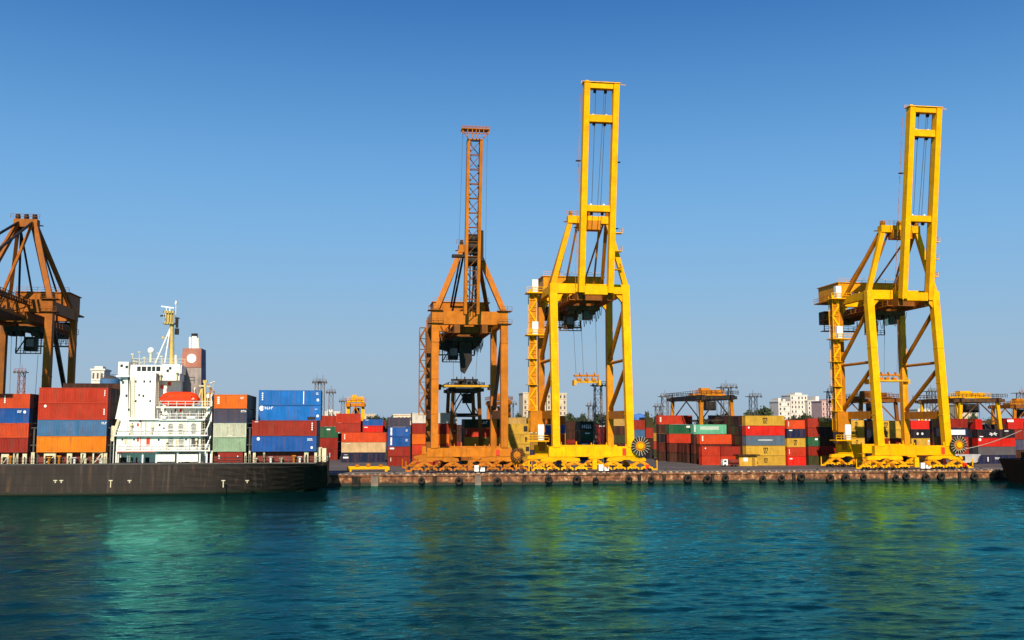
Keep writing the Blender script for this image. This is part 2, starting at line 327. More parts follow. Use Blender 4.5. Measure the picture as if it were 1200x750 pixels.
q = MB(); q.add([(QX0, 217.5, DECK), (QX1, 217.5, DECK), (QX1, 229, DECK), (QX0, 229, DECK)], [(0, 1, 2, 3)])
tag(q.build('quay_apron', conc), kind='structure')
w = MB(); w.box(QX0, QX1, 217.0, 217.5, -3, DECK - 0.35); w.box(QX0, QX1, 216.75, 217.5, DECK - 0.35, DECK)
w.box(-6000, QX0, 217.0, 217.5, -3, DECK); w.box(QX1, 6000, 217.0, 217.5, -3, DECK)
tag(w.build('quay_wall', FAS), 'rust stained concrete quay wall carrying the tyre fenders along the water', 'quay wall', kind=None)
# kerb: pale blocks with gaps between
KW = paint('kerb_faded_white', (0.55, 0.42, 0.28), 0.8, 0.6, 0.6, streak=False, dirt=(0.15, 0.07, 0.04))
k = MB(); x = -40.0
while x < 175:
    wdt = random.uniform(0.3, 0.7); hh = random.uniform(0.16, 0.3)
    k.box(x, x + wdt, 217.1, 217.45, DECK + 0.004, DECK + hh); x += wdt + random.uniform(0.35, 1.3)
tag(k.build('kerb', KW), kind='structure')
# crane rails
r = MB()
for yy in (221.0, 239.0): r.box(-300, 330, yy - 0.06, yy + 0.06, DECK + 0.004, DECK + 0.13)
tag(r.build('crane_rails', GRYD), kind='structure')

# ---- fenders and piers on the quay wall
tyre = MB(); tyre.torus((0, 0, 0), 0.54, 0.31, 22, 10, 'y', 1.1); tyre_m = tyre.mesh('tyre', RUB, True)
def where(px):
    if px < 480: return 'left of the lattice crane'
    if px < 612: return 'below the lattice crane'
    if px < 765: return 'below the middle yellow crane'
    if px < 870: return 'below the teal and red containers'
    if px < 975: return 'below the tall yellow stack'
    if px < 1130: return 'below the right yellow crane'
    return 'right of the right yellow crane'
ORD = ['first', 'second', 'third', 'fourth', 'fifth', 'sixth', 'seventh', 'eighth', 'ninth', 'tenth']
cnt = {}
for px in (494, 538, 583, 643, 676, 698, 737, 763, 806, 829, 850, 894, 916, 939, 973, 991, 1012, 1050, 1062, 1085, 1103, 1142, 1168):
    pt = PZ(px, random.uniform(0.75, 1.2), 216.4); wh = where(px); cnt[wh] = cnt.get(wh, 0) + 1
    t = thing('tyre_fender', pt, 'black tyre fender, %s from left %s' % (ORD[cnt[wh] - 1], wh), 'fender', 'tyre fenders hung along the quay wall')
    o = bpy.data.objects.new('tyre', tyre_m); COL.objects.link(o); o.parent = t; o.rotation_euler = (0, random.uniform(0, 3), random.uniform(-0.1, 0.1))
    s_ = random.uniform(0.8, 1.15); o.scale = (s_, s_, s_)
    c = MB(); c.tube((-0.25, 0.1, 0.55), (-0.12, 0.35, 1.35), 0.035); c.tube((0.25, 0.1, 0.55), (0.12, 0.35, 1.35), 0.035); c.build('chain', GRYD, t)
cnt = {}
for px, wd, pale in ((417, 1.7, 0), (439, 1.5, 1), (509, 0.7, 0), (560, 1.3, 1), (614, 0.6, 0), (749, 0.7, 0), (778, 0.7, 0), (835, 0.6, 0), (930, 0.7, 0), (1038, 0.6, 0), (1124, 0.6, 0)):
    pt = PZ(px, 0, 216.99); wh = where(px); cnt[wh] = cnt.get(wh, 0) + 1
    b = MB(); b.box(-wd / 2, wd / 2, -0.45, 0, -1.5, 1.9); b.box(-wd / 2 - 0.08, wd / 2 + 0.08, -0.52, 0, 1.9, 2.02)
    o = b.build('fender_pier' if not pale else 'quay_pier', conc if pale else RUB, None, bevel=0.04, loc=pt)
    tag(o, ('pale concrete pier' if pale else 'narrow dark fender block') + ', %s from left %s' % (ORD[cnt[wh] - 1], wh), 'pier' if pale else 'fender block', 'blocks on the quay wall')
# bollards
for i, px in enumerate((462, 592, 780, 877, 958, 1150)):
    pt = PZ(px, DECK, 218.2)
    b = MB(); b.tube((0, 0, 0), (0, 0, 0.45), 0.28, 12, 0.2); b.tube((0, 0, 0.45), (0, 0, 0.62), 0.3, 12, 0.36); b.box(-0.4, 0.4, -0.35, 0.35, -0.0, 0.06)
    tag(b.build('bollard', GRYD, None, loc=pt), ['dark bollard on the quay edge in front of the dark red and blue stack', 'dark bollard on the quay edge between the orange crane and the middle yellow crane',
        'dark bollard on the quay edge right of the middle yellow crane', 'dark bollard on the quay edge in front of the tall yellow container stack',
        'dark bollard on the quay edge left of the right yellow crane', 'dark bollard on the quay edge right of the right yellow crane'][i], 'bollard', 'bollards along the quay edge')

# ================================================================ CONTAINERS
def cont_meshes(Lc):
    H_, W_ = 2.6, 2.44; b = MB(); n = int((Lc - 0.3) / 0.28); x0 = -Lc / 2 + 0.15; st = (Lc - 0.3) / n
    for side in (-1, 1):                       # corrugated long walls
        prof = []
        for i in range(n):
            a = x0 + i * st
            prof += [(a, 0), (a + st * 0.28, 0), (a + st * 0.42, 0.045), (a + st * 0.86, 0.045)]
        prof.append((x0 + n * st, 0)); vs = []; fs = []
        for i, (xx, d) in enumerate(prof):
            y = side * (W_ / 2 - 0.02 - d); vs += [(xx, y, 0.16), (xx, y, H_ - 0.12)]
            if i: fs.append((2 * i - 2, 2 * i, 2 * i + 1, 2 * i - 1))
        b.add(vs, fs)
    b.box(-Lc / 2 + 0.1, Lc / 2 - 0.1, -W_ / 2 + 0.08, W_ / 2 - 0.08, H_ - 0.1, H_ - 0.03)       # roof
    b.box(-Lc / 2 + 0.1, Lc / 2 - 0.1, -W_ / 2 + 0.08, W_ / 2 - 0.08, 0.06, 0.16)                # floor
    b.box(-Lc / 2 + 0.04, -Lc / 2 + 0.1, -W_ / 2 + 0.1, W_ / 2 - 0.1, 0.16, H_ - 0.12)           # front end
    for i in range(7): b.box(-Lc / 2 + 0.01, -Lc / 2 + 0.04, -1.05 + i * 0.31, -0.9 + i * 0.31, 0.18, H_ - 0.15)
    f = MB()
    for sx in (-1, 1):
        for sy in (-1, 1):
            xx = sx * (Lc / 2 - 0.08); yy = sy * (W_ / 2 - 0.08); f.box(xx - 0.08, xx + 0.08, yy - 0.08, yy + 0.08, 0.13, H_ - 0.13)
            for zz in (0.0, H_ - 0.12): f.box(xx - 0.09, xx + 0.09, yy - 0.085, yy + 0.085, zz, zz + 0.12)
        f.box(sx * Lc / 2, sx * (Lc / 2 - 0.12), -W_ / 2 + 0.17, W_ / 2 - 0.17, H_ - 0.12, H_ - 0.01); f.box(sx * Lc / 2, sx * (Lc / 2 - 0.12), -W_ / 2 + 0.17, W_ / 2 - 0.17, 0.01, 0.15)
    for sy in (-1, 1):
        f.box(-Lc / 2 + 0.17, Lc / 2 - 0.17, sy * W_ / 2, sy * (W_ / 2 - 0.07), H_ - 0.13, H_ - 0.03)
        f.box(-Lc / 2 + 0.17, Lc / 2 - 0.17, sy * W_ / 2, sy * (W_ / 2 - 0.07), 0.02, 0.16)
    d = MB()
    for k_ in (-1, 1): d.box(Lc / 2 - 0.1, Lc / 2 - 0.03, k_ * 0.015, k_ * 1.05, 0.17, H_ - 0.14)
    rd = MB()
    for yy in (-0.8, -0.3, 0.3, 0.8): rd.tube((Lc / 2, yy, 0.1), (Lc / 2, yy, H_ - 0.08), 0.025, 6)
    return b, f, d, rd
CM = {}
CI = [0]; HIDDEN = []
SEEN = {1,2,3,4,5,6,7,8,9,29,30,31,32,33,34,35,36,37,38,39,40,41,43,44,47,51,57,60,61,62,63,64,65,66,67,70,71,74,75,78,79,82,83,86,87,88,89,90,91,93,94,96,97,99,100,102,103,104,105,107,108,109,110,111,112,118,121,122,123,124,125,126,127,128,129,130,131,132,133,134,135,136,141,142,143,150,152,153,154,155,156,158,159,165,166,167,168,169,170,171,181,182,184,185,186,189,190,191,194,195,196,197,198,199,200,203,209,211,212,213,214,231,232,233,236,237,266,267,268,269,271,272,273,276,277,279,280,281,299,300,301,302,310,312,313,315,316,341,342,343,344,353,354,355,356,357,358,359,360,361,364,365,366,367,368,369,370,371,372,373,374,375,376,377,378,379,380,385,386,387,388,389,390,392,393,394,395,398,399,400,403,404,405,409,410,414,415,420,425,430,435,436,437,438,439,440,456,457,458,459,460,463,470,471,472,473,474,486,496,498,499,500,501,506,508,509,510,526,528,529,530,533,534,535,537,538,539,540,541,542,543,544,545,546,557,558,559,568,569,570,571,572,573,575,576,577,580,581,582,595,596,597,598,600,601,602,606,610,618,623,624,625,626,630,634,635,636,637,638,639,640,641,642,643,645,646,647,651,652,653,657,661,662,663,664}   # containers the photograph shows, by order of building
RODM = paint('locking_bar_steel', (0.35, 0.34, 0.33), 0.4, 0.3, 0.1)
def container(x0, x1, Yf, z, h, color, label, group, marks=(), depth=2.44):
    """x0,x1 world x of the ends; Yf the face nearer the water; z bottom"""
    Lw = x1 - x0; kind = 40 if Lw > 8.6 else 20; Lc = 12.19 if kind == 40 else 6.06
    CI[0] += 1
    if SEEN and CI[0] not in SEEN:
        HIDDEN.append((x0, x1, Yf, Yf + depth, z, h, color)); return None
    key = (kind, color)
    if key not in CM:
        b, f, d, rd = cont_meshes(Lc); mt = cpaint(color)
        CM[key] = (b.mesh('wall_panels', mt), f.mesh('frame', mt), d.mesh('door', mt), rd.mesh('locking_bars', RODM))
    t = thing('shipping_container', ((x0 + x1) / 2, Yf + depth / 2, z), label, 'container', group); t['n'] = CI[0] if not SEEN else 0
    if SEEN: del t['n']
    t.scale = (Lw / Lc, depth / 2.44, (h - 0.02) / 2.6)
    for nm, me in zip(('wall_panels', 'frame', 'door'), CM[key][:3]):
        o = bpy.data.objects.new(nm, me); COL.objects.link(o); o.parent = t
        if nm == 'door': q_ = bpy.data.objects.new('locking_bars', CM[key][3]); COL.objects.link(q_); q_.parent = o
    for mk in marks: put_mark(t, mk, Lc)
    return t
def text_mesh(s, size, mat, name='lettering', ext=0.012):
    cu = bpy.data.curves.new(name, 'FONT'); cu.body = s; cu.size = size; cu.extrude = ext; cu.align_x = 'CENTER'; cu.align_y = 'CENTER'; cu.offset = size * 0.02
    ob = bpy.data.objects.new(name, cu); COL.objects.link(ob); bpy.context.view_layer.update()
    me = bpy.data.meshes.new_from_object(ob.evaluated_get(bpy.context.evaluated_depsgraph_get())); me.name = name
    bpy.data.objects.remove(ob); bpy.data.curves.remove(cu); me.materials.clear(); me.materials.append(mat); return me
TX = {}
def put_mark(t, mk, Lc):
    """mk = (kind, u 0..1 along the side, v 0..1 up, width m, height m)"""
    kd, u, v, wd, ht = mk; x = (u - 0.5) * Lc; z = v * 2.6; y = -1.232
    if kd == 'em':                                    # dark square emblem: m over sc
        k1, k2 = wd / 1.5, ht / 1.5; lb = MB()
        for xa, xb, za, zb_ in ((-.75, -.5, .05, .8), (-.12, .12, .05, .8), (.5, .75, .05, .8), (-.75, .75, .62, .86)): lb.box(x + xa * k1, x + xb * k1, y - 0.014, y - 0.002, z + za * k2, z + zb_ * k2)
        lb.build('emblem_letter', INK, t)
        for x_0 in (-.62, .08):
            lb = MB(); strokes = [(0, .55, -.2, -.06), (0, .18, -.42, -.2), (0, .55, -.55, -.42)] if x_0 < 0 else [(0, .55, -.2, -.06), (0, .16, -.68, -.2), (0, .55, -.82, -.68)]
            if x_0 < 0: strokes += [(.38, .55, -.68, -.55), (0, .55, -.82, -.68)]
            for xa, xb, za, zb_ in strokes: lb.box(x + (x_0 + xa) * k1, x + (x_0 + xb) * k1, y - 0.014, y - 0.002, z + za * k2, z + zb_ * k2)
            lb.build('emblem_letter', INK, t)
        return
    b = MB(); mt = MARK
    if kd == 'w': b.box(x - wd / 2, x + wd / 2, y - 0.012, y, z - ht / 2, z + ht / 2)
    elif kd == 'd': mt = INK; b.box(x - wd / 2, x + wd / 2, y - 0.012, y, z - ht / 2, z + ht / 2)
    elif kd == 'num':                                  # a few short rows of illegible small characters
        rr = random.Random(int(u * 100) + int(v * 50)); rows = max(1, int(ht / 0.22)); 
        for i in range(rows):
            xx = x - wd / 2
            while xx < x + wd / 2 - 0.1:
                ww = rr.uniform(0.07, 0.14); b.box(xx, xx + ww, y - 0.012, y, z + ht / 2 - 0.22 * i - 0.15, z + ht / 2 - 0.22 * i); xx += ww + 0.06
    elif kd == 'word':                                 # a blurred row of big letters
        rr = random.Random(int(wd * 10) + 5); xx = x - wd / 2
        while xx < x + wd / 2:
            ww = rr.uniform(0.55, 0.8) * ht; b.box(xx, xx + 0.25 * ht, y - 0.012, y, z - ht / 2, z + ht / 2); hh = rr.choice((-0.38, 0.0, 0.38)) * ht
            b.box(xx + 0.25 * ht, xx + ww, y - 0.012, y, z + hh - 0.12 * ht, z + hh + 0.12 * ht); xx += ww + 0.2 * ht
    elif kd == 'vert':                                 # upright strip of characters
        n = max(2, int(ht / 0.35))
        for i in range(n): b.box(x - wd / 2, x + wd / 2, y - 0.012, y, z + ht / 2 - i * 0.35 - 0.26, z + ht / 2 - i * 0.35)
    elif kd == 'star':
        for a_ in range(4):
            an = a_ * math.pi / 4 + 0.2; dx, dz = math.cos(an) * wd / 2, math.sin(an) * ht / 2
            b.beam((x - dx, y - 0.006, z - dz), (x + dx, y - 0.006, z + dz), 0.012, 0.22)
    elif kd == 'disc': b.tube((x, y, z), (x, y - 0.012, z), wd / 2, 12)
    b.build('marking', mt, t)
TIERS = {1: ['only'], 2: ['bottom', 'top'], 3: ['bottom', 'middle', 'top'], 4: ['bottom', 'second-lowest', 'second-highest', 'top'], 5: ['bottom', 'second-lowest', 'middle', 'second-highest', 'top'], 6: ['bottom', 'second-lowest', 'third-lowest', 'third-highest', 'second-highest', 'top']}
def stack(px0, px1, base_py, top_py, colors, where_, group, Y=None, z0=DECK, rows=0, rowcols=None, marks=None, skip=0):
    """a stack seen between two columns of the photograph, colours from the bottom up"""
    pc = (px0 + px1) / 2
    if Y is None: Y = G(pc, base_py, z0).y
    zt = P(pc, top_py, Y).z; n = len(colors); h = (zt - z0) / n
    x0 = P(px0, (base_py + top_py) / 2, Y).x; x1 = P(px1, (base_py + top_py) / 2, Y).x
    marks = marks or {}
    for i, c in enumerate(colors):
        if c is None or i < skip: continue
        nm = TIERS[n][i]
        container(x0 + 0.03, x1 - 0.03, Y, z0 + i * h, h, c, '%s container, %s of stack %s' % (c, nm, where_), group, marks.get(i, ()))
    for r_ in range(rows):
        for i in range(n):
            if colors[i] is None and r_ == 0: continue
            c = (rowcols or ['brown', 'rust brown', 'black', 'slate', 'dark green', 'olive'])[(i * 3 + r_ * 5 + int(px0)) % len(rowcols or range(6))]  # dark palette puts the rear rows' shade into their colour
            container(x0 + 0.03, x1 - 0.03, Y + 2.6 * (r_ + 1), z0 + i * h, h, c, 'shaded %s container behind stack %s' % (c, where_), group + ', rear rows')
    return x0, x1, Y, h

# ================================================================ THE CONTAINER SHIP
SY0 = 195.0; SB = 19.6
def ship():
    xs, xe = P(383, 545, SY0).x, -185.0       # stern, bow
    root = thing('container_ship', (-35.0, SY0 + SB / 2, 0), 'dark grey hulled container ship with white superstructure, moored left of the cranes', 'ship')
    ox, oy = -35.0, SY0 + SB / 2
    def T(mb): mb.v = [(a - ox, b_ - oy, c) for a, b_, c in mb.v]; return mb
    def part(mb, name, mat, parent=root, bevel=0, smooth=False): return T(mb).build(name, mat, parent, smooth, bevel)
    DK = 5.7
    # hull by stations
    st = []
    def station(x, hbw, hbd, zk):
        cy = SY0 + SB / 2; pts = []
        for i in range(9):
            f = i / 8; z = zk + (DK - zk) * f; hb = hbw + (hbd - hbw) * (min(1, max(0, (z + 0.3) / DK)) ** 1.0) if z > -0.3 else hbw * max(0.0, min(1, (z - zk) / max(0.5, -0.3 - zk))) ** 0.3
            pts.append((x, cy - hb, z))
        full = pts + [(p_[0], 2 * cy - p_[1], p_[2]) for p_ in reversed(pts)]
        return full
    B2 = SB / 2
    for x, hw, hd, zk in ((xs, 0.2, B2 - 0.6, 0.9), (xs - 1.5, 0.8, B2 - 0.1, 0.5), (xs - 4, 1.8, B2, -0.4), (xs - 7, 3.0, B2, -2), (xs - 11, 4.8, B2, -3), (xs - 15, 6.7, B2, -3), (xs - 20, 8.4, B2, -3), (xs - 26, 9.4, B2, -3), (xs - 33, B2, B2, -3),
                          (-60, B2, B2, -3), (-110, B2, B2, -3), (-140, B2 - 0.8, B2, -3), (-158, 5.5, B2 - 1, -3), (-172, 2.4, 6, -3), (xe, 0.1, 1.0, -2)):
        st.append(station(x, hw, hd, zk))
    m = MB(); n = len(st[0]); vs = [p_ for s_ in st for p_ in s_]; fs = []
    for i in range(len(st) - 1):
        for j in range(n - 1): fs.append((i * n + j, i * n + j + 1, (i + 1) * n + j + 1, (i + 1) * n + j))
    fs.append(tuple(range(n))); fs.append(tuple(range((len(st) - 1) * n, len(st) * n)))
    m.add(vs, fs); part(m, 'hull', HULL)
    dk = MB(); k_ = len(st)
    vs = [(s_[0][0], s_[8][1] + 0.02, DK - 0.05) for s_ in st] + [(s_[0][0], s_[9][1] - 0.02, DK - 0.05) for s_ in st]
    dk.add(vs, [(i, i + 1, k_ + i + 1, k_ + i) for i in range(k_ - 1)]); part(dk, 'deck', DKRED)
    # bulwark strake, rubbing line and draught marks
    b = MB(); b.box(-150, xs - 2, SY0 - 0.07, SY0 + 0.02, DK - 0.25, DK + 0.02); part(b, 'sheer_strake', GRYD)
    for px in (65, 72, 130, 152, 262, 290):
        a = P(px, 566, SY0 - 0.12); b = MB(); b.box(a.x - 0.4, a.x + 0.25, SY0 - 0.05, SY0 - 0.015, a.z + 0.35, a.z + 0.52); b.box(a.x - 0.15, a.x + 0.02, SY0 - 0.05, SY0 - 0.015, a.z - 0.8 if px in (130, 262) else a.z, a.z + 0.35)
        part(b, 'draught_mark', CREAM)
    # raised hatch coamings and cell guides
    def X(px, Y=SY0): return P(px, 500, Y).x
    hb = MB()
    for a, c in ((-150, -50), (-45, 35), (44, 125), (250, 290), (296, 372)): hb = MB(); hb.box(X(a), X(c), SY0 + 1.4, SY0 + SB - 1.4, DK, DK + 1.9); part(hb, 'hatch_coaming', DKRED)
    
    for px, wd in ((2, 9), (16, 6), (27, 5), (37, 4), (52, 14), (79, 6), (95, 6), (109, 12), (122, 4), (292, 2), (297, 3), (309, 2), (357, 5), (369, 3), (256, 2), (287, 2.2)):
        a = X(px); c = X(px + wd); b = MB(); hgt = random.uniform(1.7, 2.4)
        b.box(a, c, SY0 + 0.5, SY0 + 0.9, DK + hgt - 0.55, DK + hgt)
        b.box(a, a + 0.25, SY0 + 0.5, SY0 + 0.9, DK, DK + hgt - 0.55); b.box(c - 0.25, c, SY0 + 0.5, SY0 + 0.9, DK, DK + hgt - 0.55)
        if wd > 5: b.beam((a + 0.3, SY0 + 0.7, DK + 0.1), (c - 0.3, SY0 + 0.7, DK + hgt - 0.6), 0.14)
        part(b, 'container_support', CREAM)
    for px in (13, 58, 70, 88, 101, 118, 300, 318, 330, 345, 352):
        a = X(px); b = MB(); hgt = random.uniform(0.6, 1.3); b.tube((a, SY0 + 0.6, DK), (a, SY0 + 0.6, DK + hgt), 0.22, 10); b.box(a - 0.35, a + 0.35, SY0 + 0.3, SY0 + 0.9, DK + hgt, DK + hgt + 0.2)
        part(b, 'deck_vent', random.choice((CREAM, YELD, WHT)))
    b = MB(); b.rail([(X(-45), SY0 + 0.12, DK), (X(128), SY0 + 0.12, DK)], 1.0, 1.5, 0.03); part(b, 'deck_railing', GRYD); b = MB(); b.rail([(X(250), SY0 + 0.12, DK), (X(378), SY0 + 0.12, DK)], 1.0, 1.5, 0.03); part(b, 'deck_railing', GRYD)
    # lashing frames in the gaps between bays
    for px in (39, 129.5, 292.5):
        a = X(px); b = MB()
        for yy in np.linspace(SY0 + 0.8, SY0 + SB - 0.8, 8): b.box(a - 0.14, a + 0.14, yy - 0.12, yy + 0.12, DK, DK + 6.5)
        for zz in (DK + 3.2, DK + 6.3): b.box(a - 0.5, a + 0.5, SY0 + 0.6, SY0 + SB - 0.6, zz, zz + 0.15)
        part(b, 'lashing_bridge', GRYD)
    # ---- superstructure; q() gives a box from photograph columns and rows at depth Y
    def bx(px0, px1, py0, py1, Y, d, mb=None):
        mb = mb or MB(); a = P(px0, py1, Y); c = P(px1, py0, Y); mb.box(a.x, c.x, Y, Y + d, a.z, c.z); return mb
    YB = SY0 + 0.8
    mb = bx(134, 150, 510, 529, YB + 0.3, 16); part(bx(136, 236, 491, 528, YB, 17.5), 'accommodation_block', WHT, bevel=0.06)
    acc = None
    part(bx(150, 183, 436, 491, YB + 0.1, 15), 'accommodation_tower', WHT, bevel=0.06)
    part(bx(183, 236, 476, 491, YB + 2.8, 13), 'boat_deck_house', WHT, bevel=0.05)
    part(bx(183, 213, 446, 476, YB + 3.6, 12), 'upper_deck_house', WHT, bevel=0.05)
    # sloping shoulder left of tower
    m = MB(); A = P(150, 491, YB + 0.2); B_ = P(135, 491, YB + 0.2); C_ = P(141, 462, YB + 0.2); D_ = P(141, 441, YB + 0.2); E_ = P(150, 441, YB + 0.2)
    m.prism([(A.x - 0.02, A.z), (B_.x, B_.z), (C_.x, C_.z), (D_.x, D_.z), (E_.x - 0.02, E_.z)], YB + 0.2, YB + 12); part(m, 'side_casing', WHT)
    # bridge
    br = part(bx(141, 213, 428, 437.5, YB + 0.4, 9), 'bridge', WHT, bevel=0.05)
    wg = bx(138, 151, 424, 441, YB - 0.4, 17); part(wg, 'bridge_wing', WHT, bevel=0.05)
    wg = bx(189.5, 211, 427, 446, YB + 0.1, 6); part(wg, 'bridge_wing', WHT, bevel=0.05)
    for a, c in ((160.5, 165), (166, 171.5), (172.5, 177), (178, 182), (183, 188)): part(bx(a, c, 429.5, 435, YB + 0.36, 0.1), 'bridge_window', GLASS, br)
    for x_, y_ in ((141, 427), (147, 428.5), (141, 444), (195, 433), (198, 430)): part(bx(x_, x_ + 3, y_, y_ + 3, YB - 0.45 if x_ < 150 else YB + 0.05, 0.1), 'wing_window', GLASS)
    # open deck rails
    r_ = MB(); z = P(170, 427.5, YB).z; r_.rail([(X(150), YB + 0.5, z), (X(213), YB + 0.5, z)], 1.15, 1.2, 0.04); r_.rail([(X(150), YB + 0.5, z), (X(150), YB + 9, z)], 1.15, 1.2, 0.04); part(r_, 'bridge_roof_railing', CREAM)
    # deck edges
    for (a, c, y_, out) in ((134, 243, 509.5, 0.9), (136, 246, 527.5, 0.9), (150, 186, 490.5, 0.5), (183, 246, 476.5, 0.6), (186, 240, 491, 0.5), (136, 151, 440, 0.6)):
        pl = part(bx(a, c, y_, y_ + 1.6, YB - out, out + 0.6), 'deck_edge', WHT)
    for (a, c, y_) in ((135, 243, 509.5), (137, 246, 527.5), (186, 246, 476.5), (186, 240, 491)):
        z = P(180, y_, YB - 0.7).z; r_ = MB(); r_.rail([(X(a), YB - 0.6, z), (X(c), YB - 0.6, z)], 1.0, 1.4, 0.035); part(r_, 'railing', WHT)
    # under-deck passage: posts and recess
    part(bx(137, 243, 529, 542.5, YB + 2.2, 14), 'lower_deck_house', WHT)
    for px in (135, 166, 182, 207, 233, 241, 246): part(bx(px, px + 2.2, 529, 542.5, YB - 0.2, 0.5), 'deck_pillar', WHT)
    for a, c in ((184, 205), (209, 232)): part(bx(a, c, 532.5, 541, YB - 0.25, 0.2), 'bulwark_panel', WHT)
    for a, c, mm in ((140, 148, INK), (152, 156, GLASS), (170, 175, INK), (216, 222, INK), (159, 161, DKRED)): part(bx(a, c, 536, 542, YB + 2.1, 0.12), 'deck_opening', mm)
    part(bx(137, 182, 528.9, 529.9, YB - 0.92, 0.1), 'red_pipe', REDP); part(bx(186, 236, 530.0, 530.8, YB + 2.1, 0.1), 'red_pipe', REDP)
    part(bx(164.3, 165.3, 491, 529, YB - 0.14, 0.12), 'red_pipe', REDP)
    # windows, doors, louvres
    for x_, y_ in ((159, 447), (169, 447), (148, 463.5), (168, 464), (151, 480), (164.5, 493.5), (187, 498), (186, 515.5), (143.5, 515), (155, 497)):
        w_ = part(bx(x_ - 1.1, x_ + 1.1, y_ - 1.3, y_ + 1.3, YB - 0.03 if y_ > 491 else YB + 0.06, 0.14), 'porthole_window', GLASS)
    for x_, y0_, y1_, wd in ((161.5, 513, 517.5, 2.6), (161.5, 496, 499.5, 2.4), (173.5, 513, 522, 4.4)): part(bx(x_ - wd / 2, x_ + wd / 2, y0_, y1_, YB - 0.06, 0.1), 'red_door', REDP)
    for x_, y_ in ((200, 502.5), (212, 502.5), (200, 519), (212.5, 519), (227, 502)):
        a = P(x_, y_, YB - 0.02); lv = MB()
        for i in range(7): lv.beam((a.x - 0.42, YB - 0.04, a.z - 0.75 + i * 0.25), (a.x + 0.42, YB - 0.04, a.z - 0.75 + i * 0.25), 0.09, 0.1)
        part(lv, 'louvre', GRYD); lv = MB()
        for i in range(20):
            t0 = 2 * math.pi * i / 20; t1 = 2 * math.pi * (i + 1) / 20
            lv.beam((a.x + 0.58 * math.cos(t0), YB - 0.05, a.z + 1.0 * math.sin(t0)), (a.x + 0.58 * math.cos(t1), YB - 0.05, a.z + 1.0 * math.sin(t1)), 0.08, 0.08)
        part(lv, 'louvre_surround', CREAM)
    part(bx(224, 233, 513, 523, YB - 0.03, 0.1), 'recess_shade_panel', GRYD)  # flat grey panel stands for the shade inside a recess
    for x_, y_, wd, c_ in ((193, 481, 2, INK), (200, 483, 2, INK), (206, 481, 3, GLASS), (212.5, 481, 4, REDP), (208, 489, 3, INK), (221, 488, 5, MASTY), (189, 484, 1.5, GLASS)): part(bx(x_ - wd / 2, x_ + wd / 2, y_ - 2, y_ + 2, YB + 2.7, 0.12), 'boat_deck_fitting', c_)
    for x_, y_ in ((198.5, 449.5), (190, 453)): part(bx(x_ - 2, x_ + 2, y_ - 2, y_ + 2.5, YB + 3.5, 0.12), 'red_fire_box', REDP)
    for px in (184, 192, 199, 206, 213, 222, 232, 237): part(bx(px, px + 0.9, 478, 491, YB + 0.2, 0.25), 'boat_deck_pillar', WHT)
    for px in (141, 146, 190, 219, 224):                                  # life raft canisters and vents along the decks
        a = P(px, 508.5 if px < 160 else 489.5, YB - 0.5); d_ = MB(); d_.tube(a, a + Vector((0.75, 0, 0)), 0.32, 12); part(d_, 'life_raft_canister', WHT)
    for px, py, hh in ((154, 509, 1.6), (178, 509, 1.2), (195, 527, 1.3), (230, 527, 1.7), (226, 476, 1.2), (188, 446, 1.0), (207, 446, 1.4)):
        a = P(px, py, YB - 0.2); d_ = MB(); d_.tube(a, a + Vector((0, 0, hh)), 0.16, 8); d_.tube(a + Vector((0, 0, hh)), a + Vector((0, -0.35, hh + 0.15)), 0.26, 8); part(d_, 'deck_vent', CREAM)
    for px, y0_, y1_ in ((156, 441, 490), (184.2, 447, 476), (218, 492, 509), (150.8, 492, 541), (238.5, 478, 528)):
        a = P(px, y1_, YB - 0.05); c = P(px, y0_, YB - 0.05); d_ = MB()
        for dx in (-0.22, 0.22): d_.beam(a + Vector((dx, 0, 0)), c + Vector((dx, 0, 0)), 0.06)
        for i in range(int((c.z - a.z) / 0.45)): d_.beam(a + Vector((-0.22, 0, i * 0.45)), a + Vector((0.22, 0, i * 0.45)), 0.05)
        part(d_, 'ladder', CREAM)
    for px, py in ((157, 515), (192, 502), (218, 515), (238, 516), (176, 447), (163, 463), (176, 470), (159, 470), (205, 462)):
        part(bx(px - 1.0, px + 1.0, py - 1.2, py + 1.2, YB - 0.04 if py > 491 else YB + 0.04, 0.14), 'porthole_window', GLASS)
    for px, py in ((147, 516), (179, 498), (207, 519)): part(bx(px - 1.5, px + 1.5, py - 3.5, py + 4, YB - 0.05, 0.12), 'deck_door', CREAM)
    for px, y0_, y1_ in ((170.5, 494, 509), (222, 512, 527), (152.5, 445, 488)): d_ = MB(); d_.tube(P(px, y1_, YB - 0.12), P(px, y0_, YB - 0.12), 0.09, 8); part(d_, 'pipe', CREAM)
    # outside stair from deck to tower on left
    s_ = MB(); a = P(131, 516, YB - 0.3); c = P(139, 492, YB - 0.3); s_.beam(a, c, 0.5, 0.3); part(s_, 'stairway', CREAM)
    s_ = bx(130, 134, 499, 517, YB - 0.5, 1.0); part(s_, 'side_light_platform', CREAM); part(bx(132, 134, 510, 543, YB - 0.3, 0.4), 'support_post', WHT)
    # satellite dome
    a = P(176.5, 424, YB + 4); d_ = MB(); d_.tube(a, a + Vector((0, 0, 1.6)), 0.28, 10); part(d_, 'dome_pedestal', CREAM)
    me = bmesh.new(); bmesh.ops.create_uvsphere(me, u_segments=16, v_segments=10, radius=0.62); bm_ = bpy.data.meshes.new('satellite_dome'); me.to_mesh(bm_); me.free(); bm_.materials.append(WHT)
    bm_.polygons.foreach_set('use_smooth', [True] * len(bm_.polygons)); o = bpy.data.objects.new('satellite_dome', bm_); COL.objects.link(o); o.parent = root; o.location = a + Vector((0, 0, 2.1)) - Vector((ox, oy, 0))
